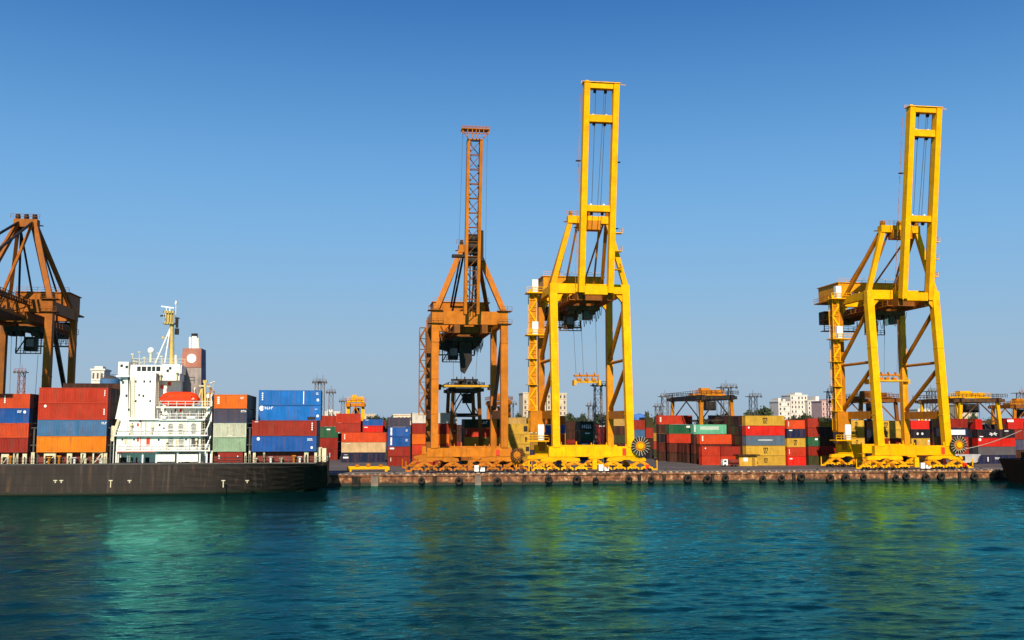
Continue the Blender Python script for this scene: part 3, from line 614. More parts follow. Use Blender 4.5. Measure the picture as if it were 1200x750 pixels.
    for px, hh in ((155, 1.8), (163, 2.2), (169, 1.2), (185, 2.0), (189, 1.4)):
        a = P(px, 427, YB + 3); d_ = MB(); d_.tube(a, a + Vector((0, 0, hh)), 0.07, 6); d_.box(a.x - 0.25, a.x + 0.25, YB + 2.8, YB + 3.2, a.z + hh, a.z + hh + 0.18); part(d_, 'antenna', CREAM)
    # mast
    YM = SY0 + 5; a = P(201, 429, YM); c = P(201.5, 380, YM); ms = MB(); ms.tube(a, c, 0.5, 12, 0.38); mst = part(ms, 'mast', MASTY)
    cn = MB(); c1 = P(192, 380, YM); c2 = P(205.5, 365, YM); xm = (c1.x + c2.x) / 2
    cn.box(c1.x, c2.x, YM - 1, YM + 1, c1.z, c1.z + 0.25); 
    for xx in np.linspace(c1.x + 0.06, c2.x - 0.06, 5): cn.box(xx - 0.05, xx + 0.05, YM - 1, YM - 0.9, c1.z, c2.z); cn.box(xx - 0.05, xx + 0.05, YM + 0.9, YM + 1, c1.z, c2.z)
    cn.box(c1.x + 0.4, c2.x - 0.25, YM - 0.6, YM + 0.6, c1.z + 0.25, c2.z - 0.2); cn.box(c1.x, c2.x, YM - 1, YM - 0.92, c2.z - 0.4, c2.z); part(cn, 'crows_nest', MASTY)
    ra = MB(); q1 = P(189, 359, YM); q2 = P(204, 361, YM); ra.beam(q1, q2, 0.25, 0.22); q3 = P(199, 366, YM); ra.tube(q3, q3 + Vector((0, 0, 1.0)), 0.12); ra.tube(P(195, 366, YM), P(195, 361, YM), 0.07); part(ra, 'radar_scanner', WHTC)
    ra = MB(); q3 = P(206, 368, YM); ra.tube(q3, P(206.3, 352, YM), 0.06); ra.tube(P(205.8, 357, YM), P(206.8, 353, YM), 0.2); part(ra, 'antenna', WHTC)
    ra = MB(); ra.beam(P(188, 370, YM), P(193, 370, YM), 0.3); part(ra, 'signal_horn', BLK); ra = MB(); ra.beam(P(205, 373, YM), P(211, 373, YM), 0.15); ra.box(*(lambda u, v: (u.x, v.x, YM - 0.4, YM + 0.4, u.z, v.z))(P(205, 392, YM), P(209.5, 385, YM))); ra.box(*(lambda u, v: (u.x, v.x, YM - 0.3, YM + 0.3, u.z, v.z))(P(206, 384, YM), P(209, 372, YM))); part(ra, 'signal_lamp', BLK)
    ra = MB(); ra.beam(P(192, 396, YM), P(200, 396, YM), 0.15); ra.beam(P(193, 404, YM), P(200, 405, YM), 0.12); ra.box(*(lambda u, v: (u.x, v.x, YM - 0.2, YM + 0.2, u.z, v.z))(P(190, 397, YM), P(192, 394, YM))); part(ra, 'yard_arm', MASTY)
    for q_ in (182, 193): ra = MB(); ra.tube(P(q_, 426, YM - 2), P(199.5, 385, YM), 0.14); part(ra, 'mast_stay', WHT)
    ra = MB(); ra.tube(P(206, 429, YM), P(206, 416, YM), 0.22); part(ra, 'vent_pipe', WHT)
    # funnel
    YF = SY0 + 6; lo = 460; zb = P(224, 474, YF).z; zm = P(224, 430.5, YF).z; zt = P(224, 408, YF).z
    def xr(f0, pxa, pxb): return (P(pxa, 430, YF).x, P(pxb, 430, YF).x)
    def frus(z0, z1, l0, r0, l1, r1, d0, d1, mat, name):
        a0, b0 = P(l0, 430, YF).x, P(r0, 430, YF).x; a1, b1 = P(l1, 430, YF).x, P(r1, 430, YF).x
        mb = MB(); mb.add([(a0, YF, z0), (b0, YF, z0), (b0, YF + d0, z0), (a0, YF + d0, z0), (a1, YF + 0.1, z1), (b1, YF + 0.1, z1), (b1, YF + d1, z1), (a1, YF + d1, z1)],
                          [(0, 3, 2, 1), (4, 5, 6, 7), (0, 1, 5, 4), (1, 2, 6, 5), (2, 3, 7, 6), (3, 0, 4, 7)]); return part(mb, name, mat)
    fn = frus(zb, zm, 211, 237, 212, 235.7, 6.2, 6.0, FUNG, 'funnel')
    band = frus(zm + 0.002, zt, 212, 235.7, 213.5, 235.2, 6.0, 5.6, FUNR, 'funnel_band')
    a0 = P(237.3, 430, YF).x
    mb = MB(); mb.add([(P(237.05, 430, YF).x + 0.03, YF + 0.1, zb), (P(237.05, 430, YF).x + 0.1, YF + 5.8, zb), (P(235.3, 430, YF).x + 0.05, YF + 5.5, zt), (P(235.3, 430, YF).x + 0.03, YF + 0.15, zt),
                       (P(235, 430, YF).x, YF + 0.1, zb), (P(235, 430, YF).x, YF + 5.8, zb), (P(234.5, 430, YF).x, YF + 5.5, zt), (P(234.5, 430, YF).x, YF + 0.15, zt)],
                      [(0, 1, 2, 3), (4, 7, 6, 5), (0, 4, 5, 1), (3, 2, 6, 7), (1, 5, 6, 2), (0, 3, 7, 4)]); part(mb, 'funnel_shaded_side', FUN_SHADE)  # plate coloured as the funnel side in shade
    d_ = MB(); c_ = P(224.5, 420, YF - 0.05); d_.tube((c_.x, YF + 0.12, c_.z), (c_.x, YF - 0.06, c_.z), 0.85, 24); part(d_, 'funnel_disc', MARK)
    for px, t_ in ((223, 395), (226.5, 394), (229.5, 394), (232.5, 396)):
        d_ = MB(); a = P(px, 409, YF + 2); d_.tube(a, P(px, t_, YF + 2), 0.26, 10); part(d_, 'exhaust_pipe', WHTC)
    d_ = MB(); d_.tube(P(228, 396, YF + 3), P(228, 391, YF + 3), 0.6, 12); part(d_, 'exhaust_cap', BLK)
    # aft crane davits and clutter right of the lifeboat
    for i, (x0_, y0_, x1_, y1_, w_) in enumerate(((237, 478, 237, 455, 0.25), (241, 480, 240, 448, 0.35), (246, 480, 246, 455, 0.25), (233, 452, 247, 453, 0.3), (240, 461, 249, 461, 0.25), (236, 456, 232, 470, 0.25), (243, 450, 249, 458, 0.2), (246, 449, 252, 447, 0.15), (250, 447, 250, 462, 0.15), (238, 447, 243, 447, 0.5), (248, 466, 252, 458, 0.15))):
        d_ = MB(); d_.beam(P(x0_, y0_, YB + 1.5 + 0.2 * i), P(x1_, y1_, YB + 1.5 + 0.2 * i), w_); part(d_, 'davit_arm', (MASTY, MASTY, YELD, CREAM)[i % 4])
    part(bx(238, 244, 466, 478, YB + 2, 1.2), 'davit_winch', MASTY); part(bx(240, 246, 520, 529, YB + 1, 1.2), 'deck_locker', WHT)
    for (x0_, y0_, x1_, y1_) in ((239, 491, 246, 478), (239, 511, 247, 492), (240, 528, 247, 511)):
        d_ = MB(); d_.beam(P(x0_, y0_, YB + 0.5), P(x1_, y1_, YB + 0.5), 0.18, 0.5); part(d_, 'stairway', WHT)
    part(bx(237, 249, 462, 542.5, YB + 8, 9), 'aft_casing', WHT)
    part(bx(247.5, 249.2, 528, 543, YB - 0.2, 0.4), 'support_post', CREAM)
    # stern gear and mooring bits
    for px, wd in ((374, 3), (379, 2)):
        a = P(px, 543, SY0 + 3).x; b = MB(); b.box(a - 0.5, a + 0.5, SY0 + 2, SY0 + 4, DK, DK + random.uniform(2, 3.4)); part(b, 'mooring_winch', CREAM)
    b = MB(); b.rail([(xs - 2, SY0 + 0.3, DK), (xs - 0.1, SY0 + 0.8, DK), (xs - 0.1, SY0 + SB - 0.8, DK)], 1.1, 1.5, 0.03); part(b, 'stern_railing', CREAM)
    # lifeboat on its cradle
    lb = thing('lifeboat', P(210.5, 476, YB + 0.6), 'enclosed orange red lifeboat slung on the white superstructure below the funnel', 'lifeboat')
    base = P(210.5, 476, YB + 0.6); Lh = (P(234, 470, YB).x - P(187, 470, YB).x) / 2
    m = MB(); ns = 15; nr = 14; vs = []
    for i in range(ns):
        t_ = -1 + 2 * i / (ns - 1); rr = max(0.08, (1 - abs(t_) ** 5)) ** 0.6
        for j in range(nr):
            an = 2 * math.pi * j / nr; z_ = math.sin(an); hgt = 1.4 if z_ > 0 else 1.25
            vs.append((t_ * Lh * (1 - 0.03 * abs(z_)), math.copysign(abs(math.cos(an)) ** 0.7, math.cos(an)) * 1.25 * rr, 1.25 + (abs(z_) ** 0.62 * math.copysign(1, z_)) * hgt * rr))
    fs = [(i * nr + j, i * nr + (j + 1) % nr, (i + 1) * nr + (j + 1) % nr, (i + 1) * nr + j) for i in range(ns - 1) for j in range(nr)] + [tuple(range(nr)), tuple(range((ns - 1) * nr, ns * nr))]
    m.add(vs, fs); m.build('boat_hull', LIFE, lb, True)
    m = MB(); m.box(-Lh * 0.9, Lh * 0.9, -1.3, -1.16, 1.12, 1.24); m.build('fender_strip', REDP, lb)
    m = MB(); m.box(-0.35, 0.6, -0.7, 0.7, 2.1, 2.55); m.build('cockpit', LIFE, lb, bevel=0.06)
    for k_ in (-0.6, -0.3, 0.35, 0.62): m = MB(); m.box(k_ * Lh - 0.15, k_ * Lh + 0.15, -1.16, -1.05, 1.55, 1.8); m.build('small_window', GLASS, lb)
    for sx in (-0.72, 0.72):
        a = base + Vector((sx * Lh, 0, 0)); d_ = MB(); d_.path([a + Vector((0, 2.2, -1.2)), a + Vector((0, 1.9, 2.4)), a + Vector((0, 0.6, 3.4)), a + Vector((0, 0, 3.1))], 0.16); d_.tube(a + Vector((0, 0, 3.1)), a + Vector((0, 0, 2.3)), 0.04); d_.beam(a + Vector((0, 2.4, -0.15)), a + Vector((0, -0.4, -0.15)), 0.25); part(d_, 'lifeboat_davit', WHT)
    # ---- cargo
    GR = 'containers stacked on the ship'
    zb = DK + 2.0
    def bay(px0, px1, rows_front, colors_lbl, top, nrow_hi, where_, hi, size=None, total=7, marks=None, Yf=SY0 + 0.15):
        x0, x1, Yv, h = stack(px0, px1, 529, top, colors_lbl, where_, GR, Y=Yf, z0=zb, marks=marks)
        pal = ['rust brown', 'brown', 'brown', 'black', 'rust brown', 'slate']  # inner rows painted dark to stand for their shaded ends
        for r2 in range(1, total):
            nt_ = hi if r2 >= nrow_hi else len(colors_lbl)
            for i in range(nt_):
                if r2 >= nrow_hi and Yf > SY0 + 1: pass
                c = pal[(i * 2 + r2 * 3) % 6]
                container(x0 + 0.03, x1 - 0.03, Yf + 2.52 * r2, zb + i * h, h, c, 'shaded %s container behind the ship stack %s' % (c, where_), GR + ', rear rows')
    bay(-44, 34, 1, ['dark red', 'orange red', 'blue', 'orange red'], 461, 9, 'at left edge of photo on ship', 4,
        marks={2: [('disc', 0.93, 0.75, 0.5, 0.5), ('num', 0.85, 0.75, 0.8, 0.5)], 3: [('vert', 0.62, 0.55, 0.25, 1.6)]})
    bay(44, 125.5, 1, ['amber', 'steel blue', 'red', 'red'], 454, 4, 'between left edge stack and white superstructure', 4,
        marks={1: [('word', 0.96, 0.8, 0.8, 0.35)], 2: [('disc', 0.1, 0.85, 0.45, 0.4), ('vert', 0.955, 0.45, 0.22, 1.2)], 3: [('vert', 0.955, 0.6, 0.15, 1.3)]})
    for i in range(3):
        Yt = SY0 + 11.0 + 2.5 * i; a_ = P(74, 450, Yt); c_ = P(141, 450, Yt)
        container(a_.x, c_.x, Yt, zb + 4 * (P(85, 454, SY0 + .15).z - zb) / 4, P(100, 449, SY0 + 11).z - P(85, 454, SY0 + .15).z, 'brown', 'low brown flat rack lying on top of the red ship containers, row %s' % ('nearest', 'middle', 'farthest')[i], GR)
    bay(250, 289, 1, ['pale green', 'off-white', 'slate', 'orange'], 462, 9, 'of short ones right of the superstructure', 4,
        marks={2: [('word', 0.9, 0.82, 0.9, 0.4)], 3: [('vert', 0.13, 0.5, 0.4, 1.7), ('num', 0.85, 0.72, 0.6, 0.5)], 1: [('num', 0.5, 0.1, 0.8, 0.2)]})
    mk4 = {0: [('disc', 0.1, 0.82, 0.6, 0.5), ('num', 0.9, 0.75, 1.0, 0.5), ('disc', 0.93, 0.25, 0.45, 0.4)], 1: [('num', 0.07, 0.88, 0.7, 0.3), ('vert', 0.93, 0.55, 0.2, 1.6)]}
    x0, x1, Yv, h = stack(295, 371, 529, 492.5, ['blue', 'brown red'], 'near the stern, front row', GR, Y=SY0 + 0.15, z0=zb, marks=mk4)
    Yh = SY0 + 0.15 + 2.52 * 4
    xa, xb = P(303, 475, Yh).x, P(376, 475, Yh).x; hz = (P(340, 457, Yh).z - (zb + 2 * h)) / 2
    container(xa, xb, Yh, zb + 2 * h, hz, 'bright blue', 'bright blue container with white lettering, second-highest of stern stack', GR, [('disc', 0.05, 0.8, 0.9, 0.6), ('word', 0.14, 0.82, 1.6, 0.45), ('disc', 0.95, 0.3, 0.5, 0.5), ('num', 0.93, 0.7, 0.6, 0.4), ('d', 0.85, 0.15, 1.6, 0.5)])
    container(xa, xb, Yh, zb + 2 * h + hz, hz, 'bright blue', 'bright blue container with a white upright bar, topmost of the stern stack', GR, [('vert', 0.06, 0.5, 0.25, 1.7), ('w', 0.72, 0.5, 0.16, 2.2), ('disc', 0.95, 0.35, 0.5, 0.5), ('num', 0.94, 0.75, 0.5, 0.5)])
    pal = ['brown', 'black', 'rust brown', 'navy', 'brown']  # dark paints carry the shade of the inner stern rows
    for r2 in range(1, 7):
        for i in range(4 if r2 >= 4 else 2):
            if r2 == 4 and i >= 2: continue
            hi_ = h if i < 2 else hz; zz = zb + (i * h if i < 2 else 2 * h + (i - 2) * hz); c = pal[(i * 2 + r2 * 3) % 5]
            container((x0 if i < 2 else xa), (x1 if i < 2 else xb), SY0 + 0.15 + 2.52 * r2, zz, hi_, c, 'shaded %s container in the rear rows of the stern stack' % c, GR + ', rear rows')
    stack(255, 284.5, 541.5, 530, ['dark red'], 'low on the deck under the pale green container', GR, Y=SY0 + 0.45, z0=DK + 0.02, marks={0: [('vert', 0.06, 0.5, 0.25, 1.2), ('disc', 0.8, 0.6, 0.3, 0.3)]}) if False else None
    a = P(255, 536, SY0 + 0.35); c = P(284.5, 536, SY0 + 0.35)
    container(a.x, c.x, SY0 + 0.25, DK + 0.05, 1.9, 'dark red', 'dark red container low on the deck under the pale green one', GR, [('vert', 0.06, 0.5, 0.25, 1.2), ('disc', 0.8, 0.6, 0.3, 0.3)], depth=1.0)
ship()

# ================================================================ SHIP-TO-SHORE CRANES
BOG = MB()                     # a two-wheel bogie, side view in x,z, wheels separate
BOG.prism([(-1.38, 0.45), (-1.3, 0.95), (-0.75, 1.1), (-0.4, 1.45), (0.4, 1.45), (0.75, 1.1), (1.3, 0.95), (1.38, 0.45), (0.45, 0.45), (0.3, 0.72), (-0.3, 0.72), (-0.45, 0.45)], -0.4, 0.4)
BOG.tube((0, -0.6, 1.3), (0, 0.6, 1.3), 0.2, 10)
WHL = MB(); WHL.tube((0, -0.46, 0), (0, 0.46, 0), 0.34, 16); WHL.tube((0, -0.5, 0), (0, 0.5, 0), 0.12, 8)
def crane(X0, cfg, label):
    main, grimy = cfg['main'], cfg['grimy']
    root = thing('ship_to_shore_crane', (X0, 221.0, DECK), label, 'crane', 'ship to shore gantry cranes on the quay')
    W = cfg['half']; G_ = 18.0; zt0, zt1 = cfg['beam']; lean = cfg['lean']; lw, ld = cfg['leg']
    part = lambda mb, name, mat=main, parent=root, **k_: mb.build(name, mat, parent, **k_)
    yf = lambda z: lean * z / zt1
    # legs
    for sx in (-1, 1):
        m = MB(); m.beam((sx * W, 0, 5.4), (sx * W, lean, zt0 + 0.05), lw, ld, lw * 1.05, ld); 
        o = part(m, 'leg'); m = MB()
        for z in (12.5, 20, 28): m = MB(); m.beam((sx * W, yf(z) - 0.0, z), (sx * W, yf(z + .3), z + 0.3), lw + 0.1, ld + 0.1); part(m, 'leg_splice', main, o)
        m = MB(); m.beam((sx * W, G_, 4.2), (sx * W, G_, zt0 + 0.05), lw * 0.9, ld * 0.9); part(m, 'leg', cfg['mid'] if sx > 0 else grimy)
    # sills, portal beams
    zs0, zs1 = cfg['sill']
    for yy in (0, G_):
        m = MB(); m.box(-W - 1.6, W + 1.6, yy - 0.75, yy + 0.75, zs0, zs1)
        for xx in np.linspace(-W, W, 9): m.box(xx - 0.05, xx + 0.05, yy - 0.8, yy + 0.8, zs0 - 0.02, zs1 + 0.03)
        part(m, 'sill_beam', main, bevel=0.04)
        for xx in np.linspace(-W + 1, W - 1, 5): m = MB(); m.box(xx - 0.12, xx + 0.12, yy - 0.5, yy - 0.3, zs1, zs1 + random.uniform(0.4, 0.9)); part(m, 'sill_lamp', main)
    for yy, k_ in ((lean, 1), (G_, 0)):
        m = MB(); m.box(-W - lw / 2, W + lw / 2, yy - 0.9, yy + 0.9, zt0, zt1); part(m, 'portal_beam', main, bevel=0.05)
        if cfg['style'] == 'box':
            for sx in (-1, 1): m = MB(); m.prism([(sx * (W - lw / 2), zt0), (sx * (W - lw / 2 - 1.6), zt0), (sx * (W - lw / 2), zt0 - 1.8)], yy - 0.5, yy + 0.5); part(m, 'gusset', main)
    if cfg['style'] == 'lattice':
        for sx in (-1, 1):
            for z in (zt0 + 0.2, zt1 + 0.1):
                m = MB(); m.box(sx * W - 1.6, sx * W + 1.6, lean - 1.5, lean + 1.5, z, z + 0.14); m.rail([(sx * W - 1.6, lean - 1.5, z), (sx * W + 1.6, lean - 1.5, z)], 1.0, 1, 0.03); part(m, 'leg_platform', grimy)
    # side frames
    zm = cfg['tie']; zb = cfg['side']
    for sx in (-1, 1):
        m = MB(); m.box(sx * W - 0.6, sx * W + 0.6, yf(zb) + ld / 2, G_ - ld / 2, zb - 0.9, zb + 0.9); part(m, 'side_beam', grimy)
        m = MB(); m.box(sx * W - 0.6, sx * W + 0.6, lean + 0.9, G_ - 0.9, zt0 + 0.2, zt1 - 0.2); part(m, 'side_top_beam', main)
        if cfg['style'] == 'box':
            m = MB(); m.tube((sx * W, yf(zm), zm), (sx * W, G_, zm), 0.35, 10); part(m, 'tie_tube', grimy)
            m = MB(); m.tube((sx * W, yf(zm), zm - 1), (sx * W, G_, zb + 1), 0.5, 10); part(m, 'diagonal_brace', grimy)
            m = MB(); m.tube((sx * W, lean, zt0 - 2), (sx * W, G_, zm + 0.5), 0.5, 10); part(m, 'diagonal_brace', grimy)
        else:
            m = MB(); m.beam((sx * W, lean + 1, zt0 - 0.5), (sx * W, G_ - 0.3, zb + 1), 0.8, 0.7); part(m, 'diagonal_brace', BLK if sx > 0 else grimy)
    # main girders with cross pieces, walkways
    gz0, gz1 = cfg['girder']; gx = cfg['gx']; yr = cfg['rear']
    for sx in (-1, 1):
        m = MB(); m.box(sx * gx - 0.6, sx * gx + 0.6, -2.5, yr, gz0, gz1); part(m, 'main_girder', cfg['gmat'])
        m = MB(); m.box(sx * (gx + 0.6), sx * (gx + 1.8), 0, yr, gz0 + 0.3, gz0 + 0.4); m.rail([(sx * (gx + 1.8), 0, gz0 + 0.4), (sx * (gx + 1.8), yr, gz0 + 0.4)], 1.1, 2.2, 0.035); part(m, 'walkway', grimy)
    for yy in np.linspace(2, yr - 0.5, 7): m = MB(); m.box(-gx + 0.6, gx - 0.6, yy - 0.3, yy + 0.3, gz0 + 0.5, gz1 - 0.1); part(m, 'girder_tie', cfg['gmat'])
    # gear hung below the girders at the rear end
    m = MB(); m.box(-gx - 1.5, gx + 1.5, yr - 2.2, yr, gz0 - 2.6, gz0 - 2.4); m.rail([(-gx - 1.5, yr - 2.2, gz0 - 2.4), (gx + 1.5, yr - 2.2, gz0 - 2.4), (gx + 1.5, yr, gz0 - 2.4)], 1.1, 1.3, 0.04)
    for xx in (-gx - 1.4, 0, gx + 1.4): m.box(xx - 0.1, xx + 0.1, yr - 2.2, yr - 2.0, gz0 - 2.4, gz0)
    part(m, 'rear_platform', cfg['under'])
    m = MB(); m.box(-gx - 1, gx + 1, yr - 1.6, yr + 1.8, gz0 - 0.6, gz1 + 0.9); part(m, 'rear_counter_frame', cfg['under'])
    # machinery house
    hx, hy0, hy1, hz0, hz1 = cfg['house']
    m = MB(); m.box(-hx, hx, hy0, hy1, hz0, hz1); h_ = part(m, 'machinery_house', cfg['hmat'], bevel=0.06)
    m = MB(); m.box(-hx - 0.3, hx + 0.3, hy0 - 0.3, hy1 + 0.3, hz1, hz1 + 0.18); m.rail([(-hx, hy0, hz1 + 0.18), (hx, hy0, hz1 + 0.18)], 1.0, 2, 0.03); part(m, 'roof', cfg['hmat'], h_)
    for xx in np.linspace(-hx + 1, hx - 1, 7): m = MB(); m.box(xx - 0.09, xx + 0.09, hy0 - 0.09, hy0, hz0 + 0.1, hz1 - 0.1); part(m, 'wall_rib', cfg['hmat'], h_)
    m = MB(); m.box(-hx - 0.8, hx + 0.8, hy0 - 1.2, hy1 + 1.0, hz0 - 0.3, hz0 - 0.003); m.rail([(-hx - 0.8, hy0 - 1.2, hz0), (hx + 0.8, hy0 - 1.2, hz0)], 1.1, 1.8, 0.04); m.rail([(-hx - 0.8, hy0 - 1.2, hz0), (-hx - 0.8, hy1 + 1, hz0)], 1.1, 1.8, 0.04); part(m, 'house_deck', grimy, h_)
    if cfg['style'] == 'box':
        for i in range(5): m = MB(); m.box(-hx + 3.4 + i * 0.95, -hx + 4.0 + i * 0.95, hy0 - 0.14, hy0 - 0.09, hz0 + 0.3, hz0 + 1.5); part(m, 'house_number', MARK if i % 2 == 0 else INK, h_)
    # A-frame
    az, ay, ax = cfg['apex']
    for sx in (-1, 1):
        m = MB(); m.beam((sx * W, lean, zt1), (sx * ax, ay, az), cfg['af'], cfg['af']); part(m, 'a_frame_leg', main)
        m = MB(); m.beam((sx * ax, ay + 0.5, az), (sx * min(W, 6.5), G_, zt1 + 0.3), cfg['af'] * 0.7); part(m, 'a_frame_back_leg', grimy)
        m = MB(); m.tube((sx * ax * 0.9, ay + 0.3, az + 0.5), (sx * gx, yr - 3, gz1), 0.22, 8); part(m, 'back_stay', cfg['stay'])
        m = MB(); m.tube((sx * ax * 0.6, ay, az), (sx * (gx + 0.3), G_ - 3, gz1 + 0.5), 0.24, 8); part(m, 'inner_stay', cfg['stay'])
    m = MB(); m.box(-ax - 0.7, ax + 0.7, ay - 0.8, ay + 1.2, az - 0.8, az + 0.9); part(m, 'apex_beam', main, bevel=0.04)
    for xx in np.linspace(-ax, ax, 3):
        m = MB(); m.tube((xx - 0.3, ay, az + 1.3), (xx + 0.3, ay, az + 1.3), 0.8, 14); m.box(xx - 0.4, xx + 0.4, ay - 0.3, ay + 0.3, az + 0.8, az + 1.5); part(m, 'sheave', cfg['under'] if cfg['style'] != 'box' else grimy)
    m = MB(); m.box(-ax - 1.2, ax + 1.2, ay + 1.2, ay + 2.2, az - 0.1, az); m.rail([(-ax - 1.2, ay - 0.9, az + 0.9), (ax + 1.2, ay - 0.9, az + 0.9)], 1.0, 1.2, 0.035); part(m, 'apex_walkway', grimy)
    # boom
    def bp(s_, off=0):     # point along the boom (metres from hinge), off = across it (towards land)
        A = cfg['bang']; return (cfg['bh'][0] - math.cos(A) * s_ + math.sin(A) * off, cfg['bh'][1] + math.sin(A) * s_ + math.cos(A) * off)
    BL = cfg['bl']
    boom = None
    if cfg['style'] == 'box':
        bx_ = cfg['gx']
        for sx in (-1, 1):
            a = bp(0); c = bp(BL); m = MB(); m.beam((sx * bx_, a[0], a[1]), (sx * bx_, c[0], c[1]), 1.25, 1.9); o = part(m, 'boom_girder', main)
            m = MB(); 
            for s_ in (14, 28.5): a = bp(s_, 1.0); m.box(sx * (bx_ + 0.7), sx * (bx_ + 1.7), a[0] - 0.4, a[0] + 0.4, a[1], a[1] + 0.15)
            part(m, 'boom_bracket', BLK, o)
            m = MB(); a = bp(1, 1.25); c = bp(BL - 1, 1.25); m.beam((sx * (bx_ - 0.3), a[0], a[1]), (sx * (bx_ - 0.3), c[0], c[1]), 0.35, 0.3); part(m, 'trolley_rail', BLK if sx > 0 else grimy)
            m = MB(); 
            for s_ in np.arange(2, BL - 2, 2.2): a = bp(s_, 1.5); m.beam((sx * (bx_ + 0.9), a[0], a[1]), (sx * (bx_ + 0.9), a[0] + 0.5, a[1] + 1.2), 0.06)
            a = bp(1, 2.0); c = bp(BL - 2, 2.0); m.beam((sx * (bx_ + 0.9), a[0], a[1]), (sx * (bx_ + 0.9), c[0], c[1]), 0.07); part(m, 'boom_walkway_rail', grimy)
        for s_, hh in ((0.4, 1.9), (18.2, 1.4), (37.6, 1.6), (BL - 0.6, 1.2)):
            a = bp(s_); m = MB(); m.box(-bx_ + 0.7, bx_ - 0.7, a[0] - 0.7, a[0] + 0.9, a[1] - hh / 2, a[1] + hh / 2); part(m, 'boom_cross_beam', main, bevel=0.04)
        for s_ in (18.2, 37.6, BL - 0.6):
            a = bp(s_, 0.6)
            for xx in (-1.3, 1.1): m = MB(); m.tube((xx - 0.25, a[0], a[1] - 1.0), (xx + 0.25, a[0], a[1] - 1.0), 0.4, 12); part(m, 'pulley', BLK)
            for xx in (-1.5, 1.4): m = MB(); m.box(xx - 0.2, xx + 0.2, a[0] - 0.4, a[0], a[1] + 0.7, a[1] + 1.1); part(m, 'floodlight', WHTC)
        a = bp(BL); m = MB(); m.box(-bx_ - 0.9, bx_ + 0.9, a[0] - 0.9, a[0] + 1.3, a[1] + 0.05, a[1] + 0.2); m.rail([(-bx_ - 0.9, a[0] + 1.2, a[1] + 0.2), (bx_ + 0.9, a[0] + 1.2, a[1] + 0.2)], 0.7, 1.1, 0.03); m.box(-bx_ - 0.2, -bx_ + 0.5, a[0], a[0] + 0.6, a[1] + 0.2, a[1] + 0.7); m.box(0.4, 1.5, a[0], a[0] + 0.6, a[1] + 0.2, a[1] + 0.55)
        m.beam((bx_ + 0.5, a[0], a[1] + 0.12), (bx_ + 2.2, a[0], a[1] - 0.05), 0.12); part(m, 'boom_tip_platform', main)
        for xx, dx in ((-1.2, -0.1), (0.9, -0.9), (1.3, -0.6)):
            a = bp(18.5, 0.4); c = bp(BL - 1, 0.4); m = MB(); m.tube((xx + dx, a[0], a[1]), (xx * 0.9, c[0], c[1]), 0.07, 5); part(m, 'hoist_rope', STEEL)
        for s_ in (5, 9, 13): a = bp(s_, 2); m = MB(); m.box(bx_ + 0.6, bx_ + 2.8, a[0] - 0.8, a[0] + 0.8, a[1], a[1] + 0.15); m.rail([(bx_ + 2.8, a[0] - 0.8, a[1] + 0.1), (bx_ + 2.8, a[0] + 0.8, a[1] + 0.1)], 1.0, 0.8, 0.04); part(m, 'access_platform', main)
        a = bp(12.5); m = MB(); m.box(-bx_ + 0.8, bx_ - 0.8, a[0] + 6.5, a[0] + 9.0, a[1] + 2.5, a[1] + 4.6)
        part(m, 'boom_hoist_frame', grimy)
    else:
        bx_ = cfg['bx']; D_ = cfg['bd']
        for sx in (-1, 1):
            for off in (0, D_):
                a = bp(0, off); c = bp(BL, off); m = MB(); m.beam((sx * bx_, a[0], a[1]), (sx * bx_, c[0], c[1]), 0.62 if off == 0 else 0.4, 0.6); part(m, 'boom_chord', main if off == 0 else grimy)
        lac = MB(); n = int(BL / 3.0); st = BL / n
        for i in range(n):
            s0, s1 = i * st, (i + 1) * st
            for off, q_ in ((0.1, 1), (D_, -1)):
                a = bp(s0, off); c = bp(s1, off); lac.beam((-bx_ * q_, a[0], a[1]), (bx_ * q_, c[0], c[1]), 0.14); lac.beam((-bx_, c[0], c[1]), (bx_, c[0], c[1]), 0.16)
            for sx in (-1, 1):
                a = bp(s0, 0 if i % 2 else D_); c = bp(s1, D_ if i % 2 else 0); lac.beam((sx * bx_, a[0], a[1]), (sx * bx_, c[0], c[1]), 0.16)
        part(lac, 'boom_lattice', ORGD)
        m = MB()
        for i in range(n * 2):
            a = bp((i + 0.5) * st / 2, 0.8); sx = random.choice((-1, 1)); m.box(sx * (bx_ - 0.4) - 0.2, sx * (bx_ - 0.4) + 0.2, a[0] - 0.2, a[0] + 0.2, a[1] - 0.2, a[1] + 0.25)
        part(m, 'cable_clamps', BLK)
        if cfg['raised']:
            a = bp(BL); w0, w1 = 1.7, 3.0; z0, z1 = a[1] - 0.1, a[1] + 2.0
            m = MB(); m.box(-w1, w1, a[0] - 1.2, a[0] + 1.2, z1, z1 + 0.22); m.box(-w0, w0, a[0] - 0.4, a[0] + 0.4, z0, z0 + 0.25)
            for xx in (-w1 + 0.15, -w0, -0.7, 0.1, 0.8, w0, w1 - 0.15):
                lo = z0 + 0.2 if abs(xx) <= w0 else z1 - 0.9; m.box(xx - 0.09, xx + 0.09, a[0] - 1.1, a[0] - 0.9, lo, z1)
            for sx in (-1, 1): m.beam((sx * w1, a[0] - 1, z1), (sx * w0, a[0] - 1, z0 + 0.2), 0.2)
            m.box(-w1, w1, a[0] - 1.1, a[0] - 0.95, z1 - 1.0, z1 - 0.85)
            m.rail([(-w1, a[0] - 1.2, z1 + 0.2), (w1, a[0] - 1.2, z1 + 0.2)], 0.4, 0.7, 0.05); part(m, 'boom_head', main)
            for sx in (-1, 1): m = MB(); c = bp(2); m.tube((sx * 2.6, a[0], z1), (sx * 3.0, c[0] + 1, c[1] + 4), 0.035, 5); part(m, 'hoist_rope', STEEL)
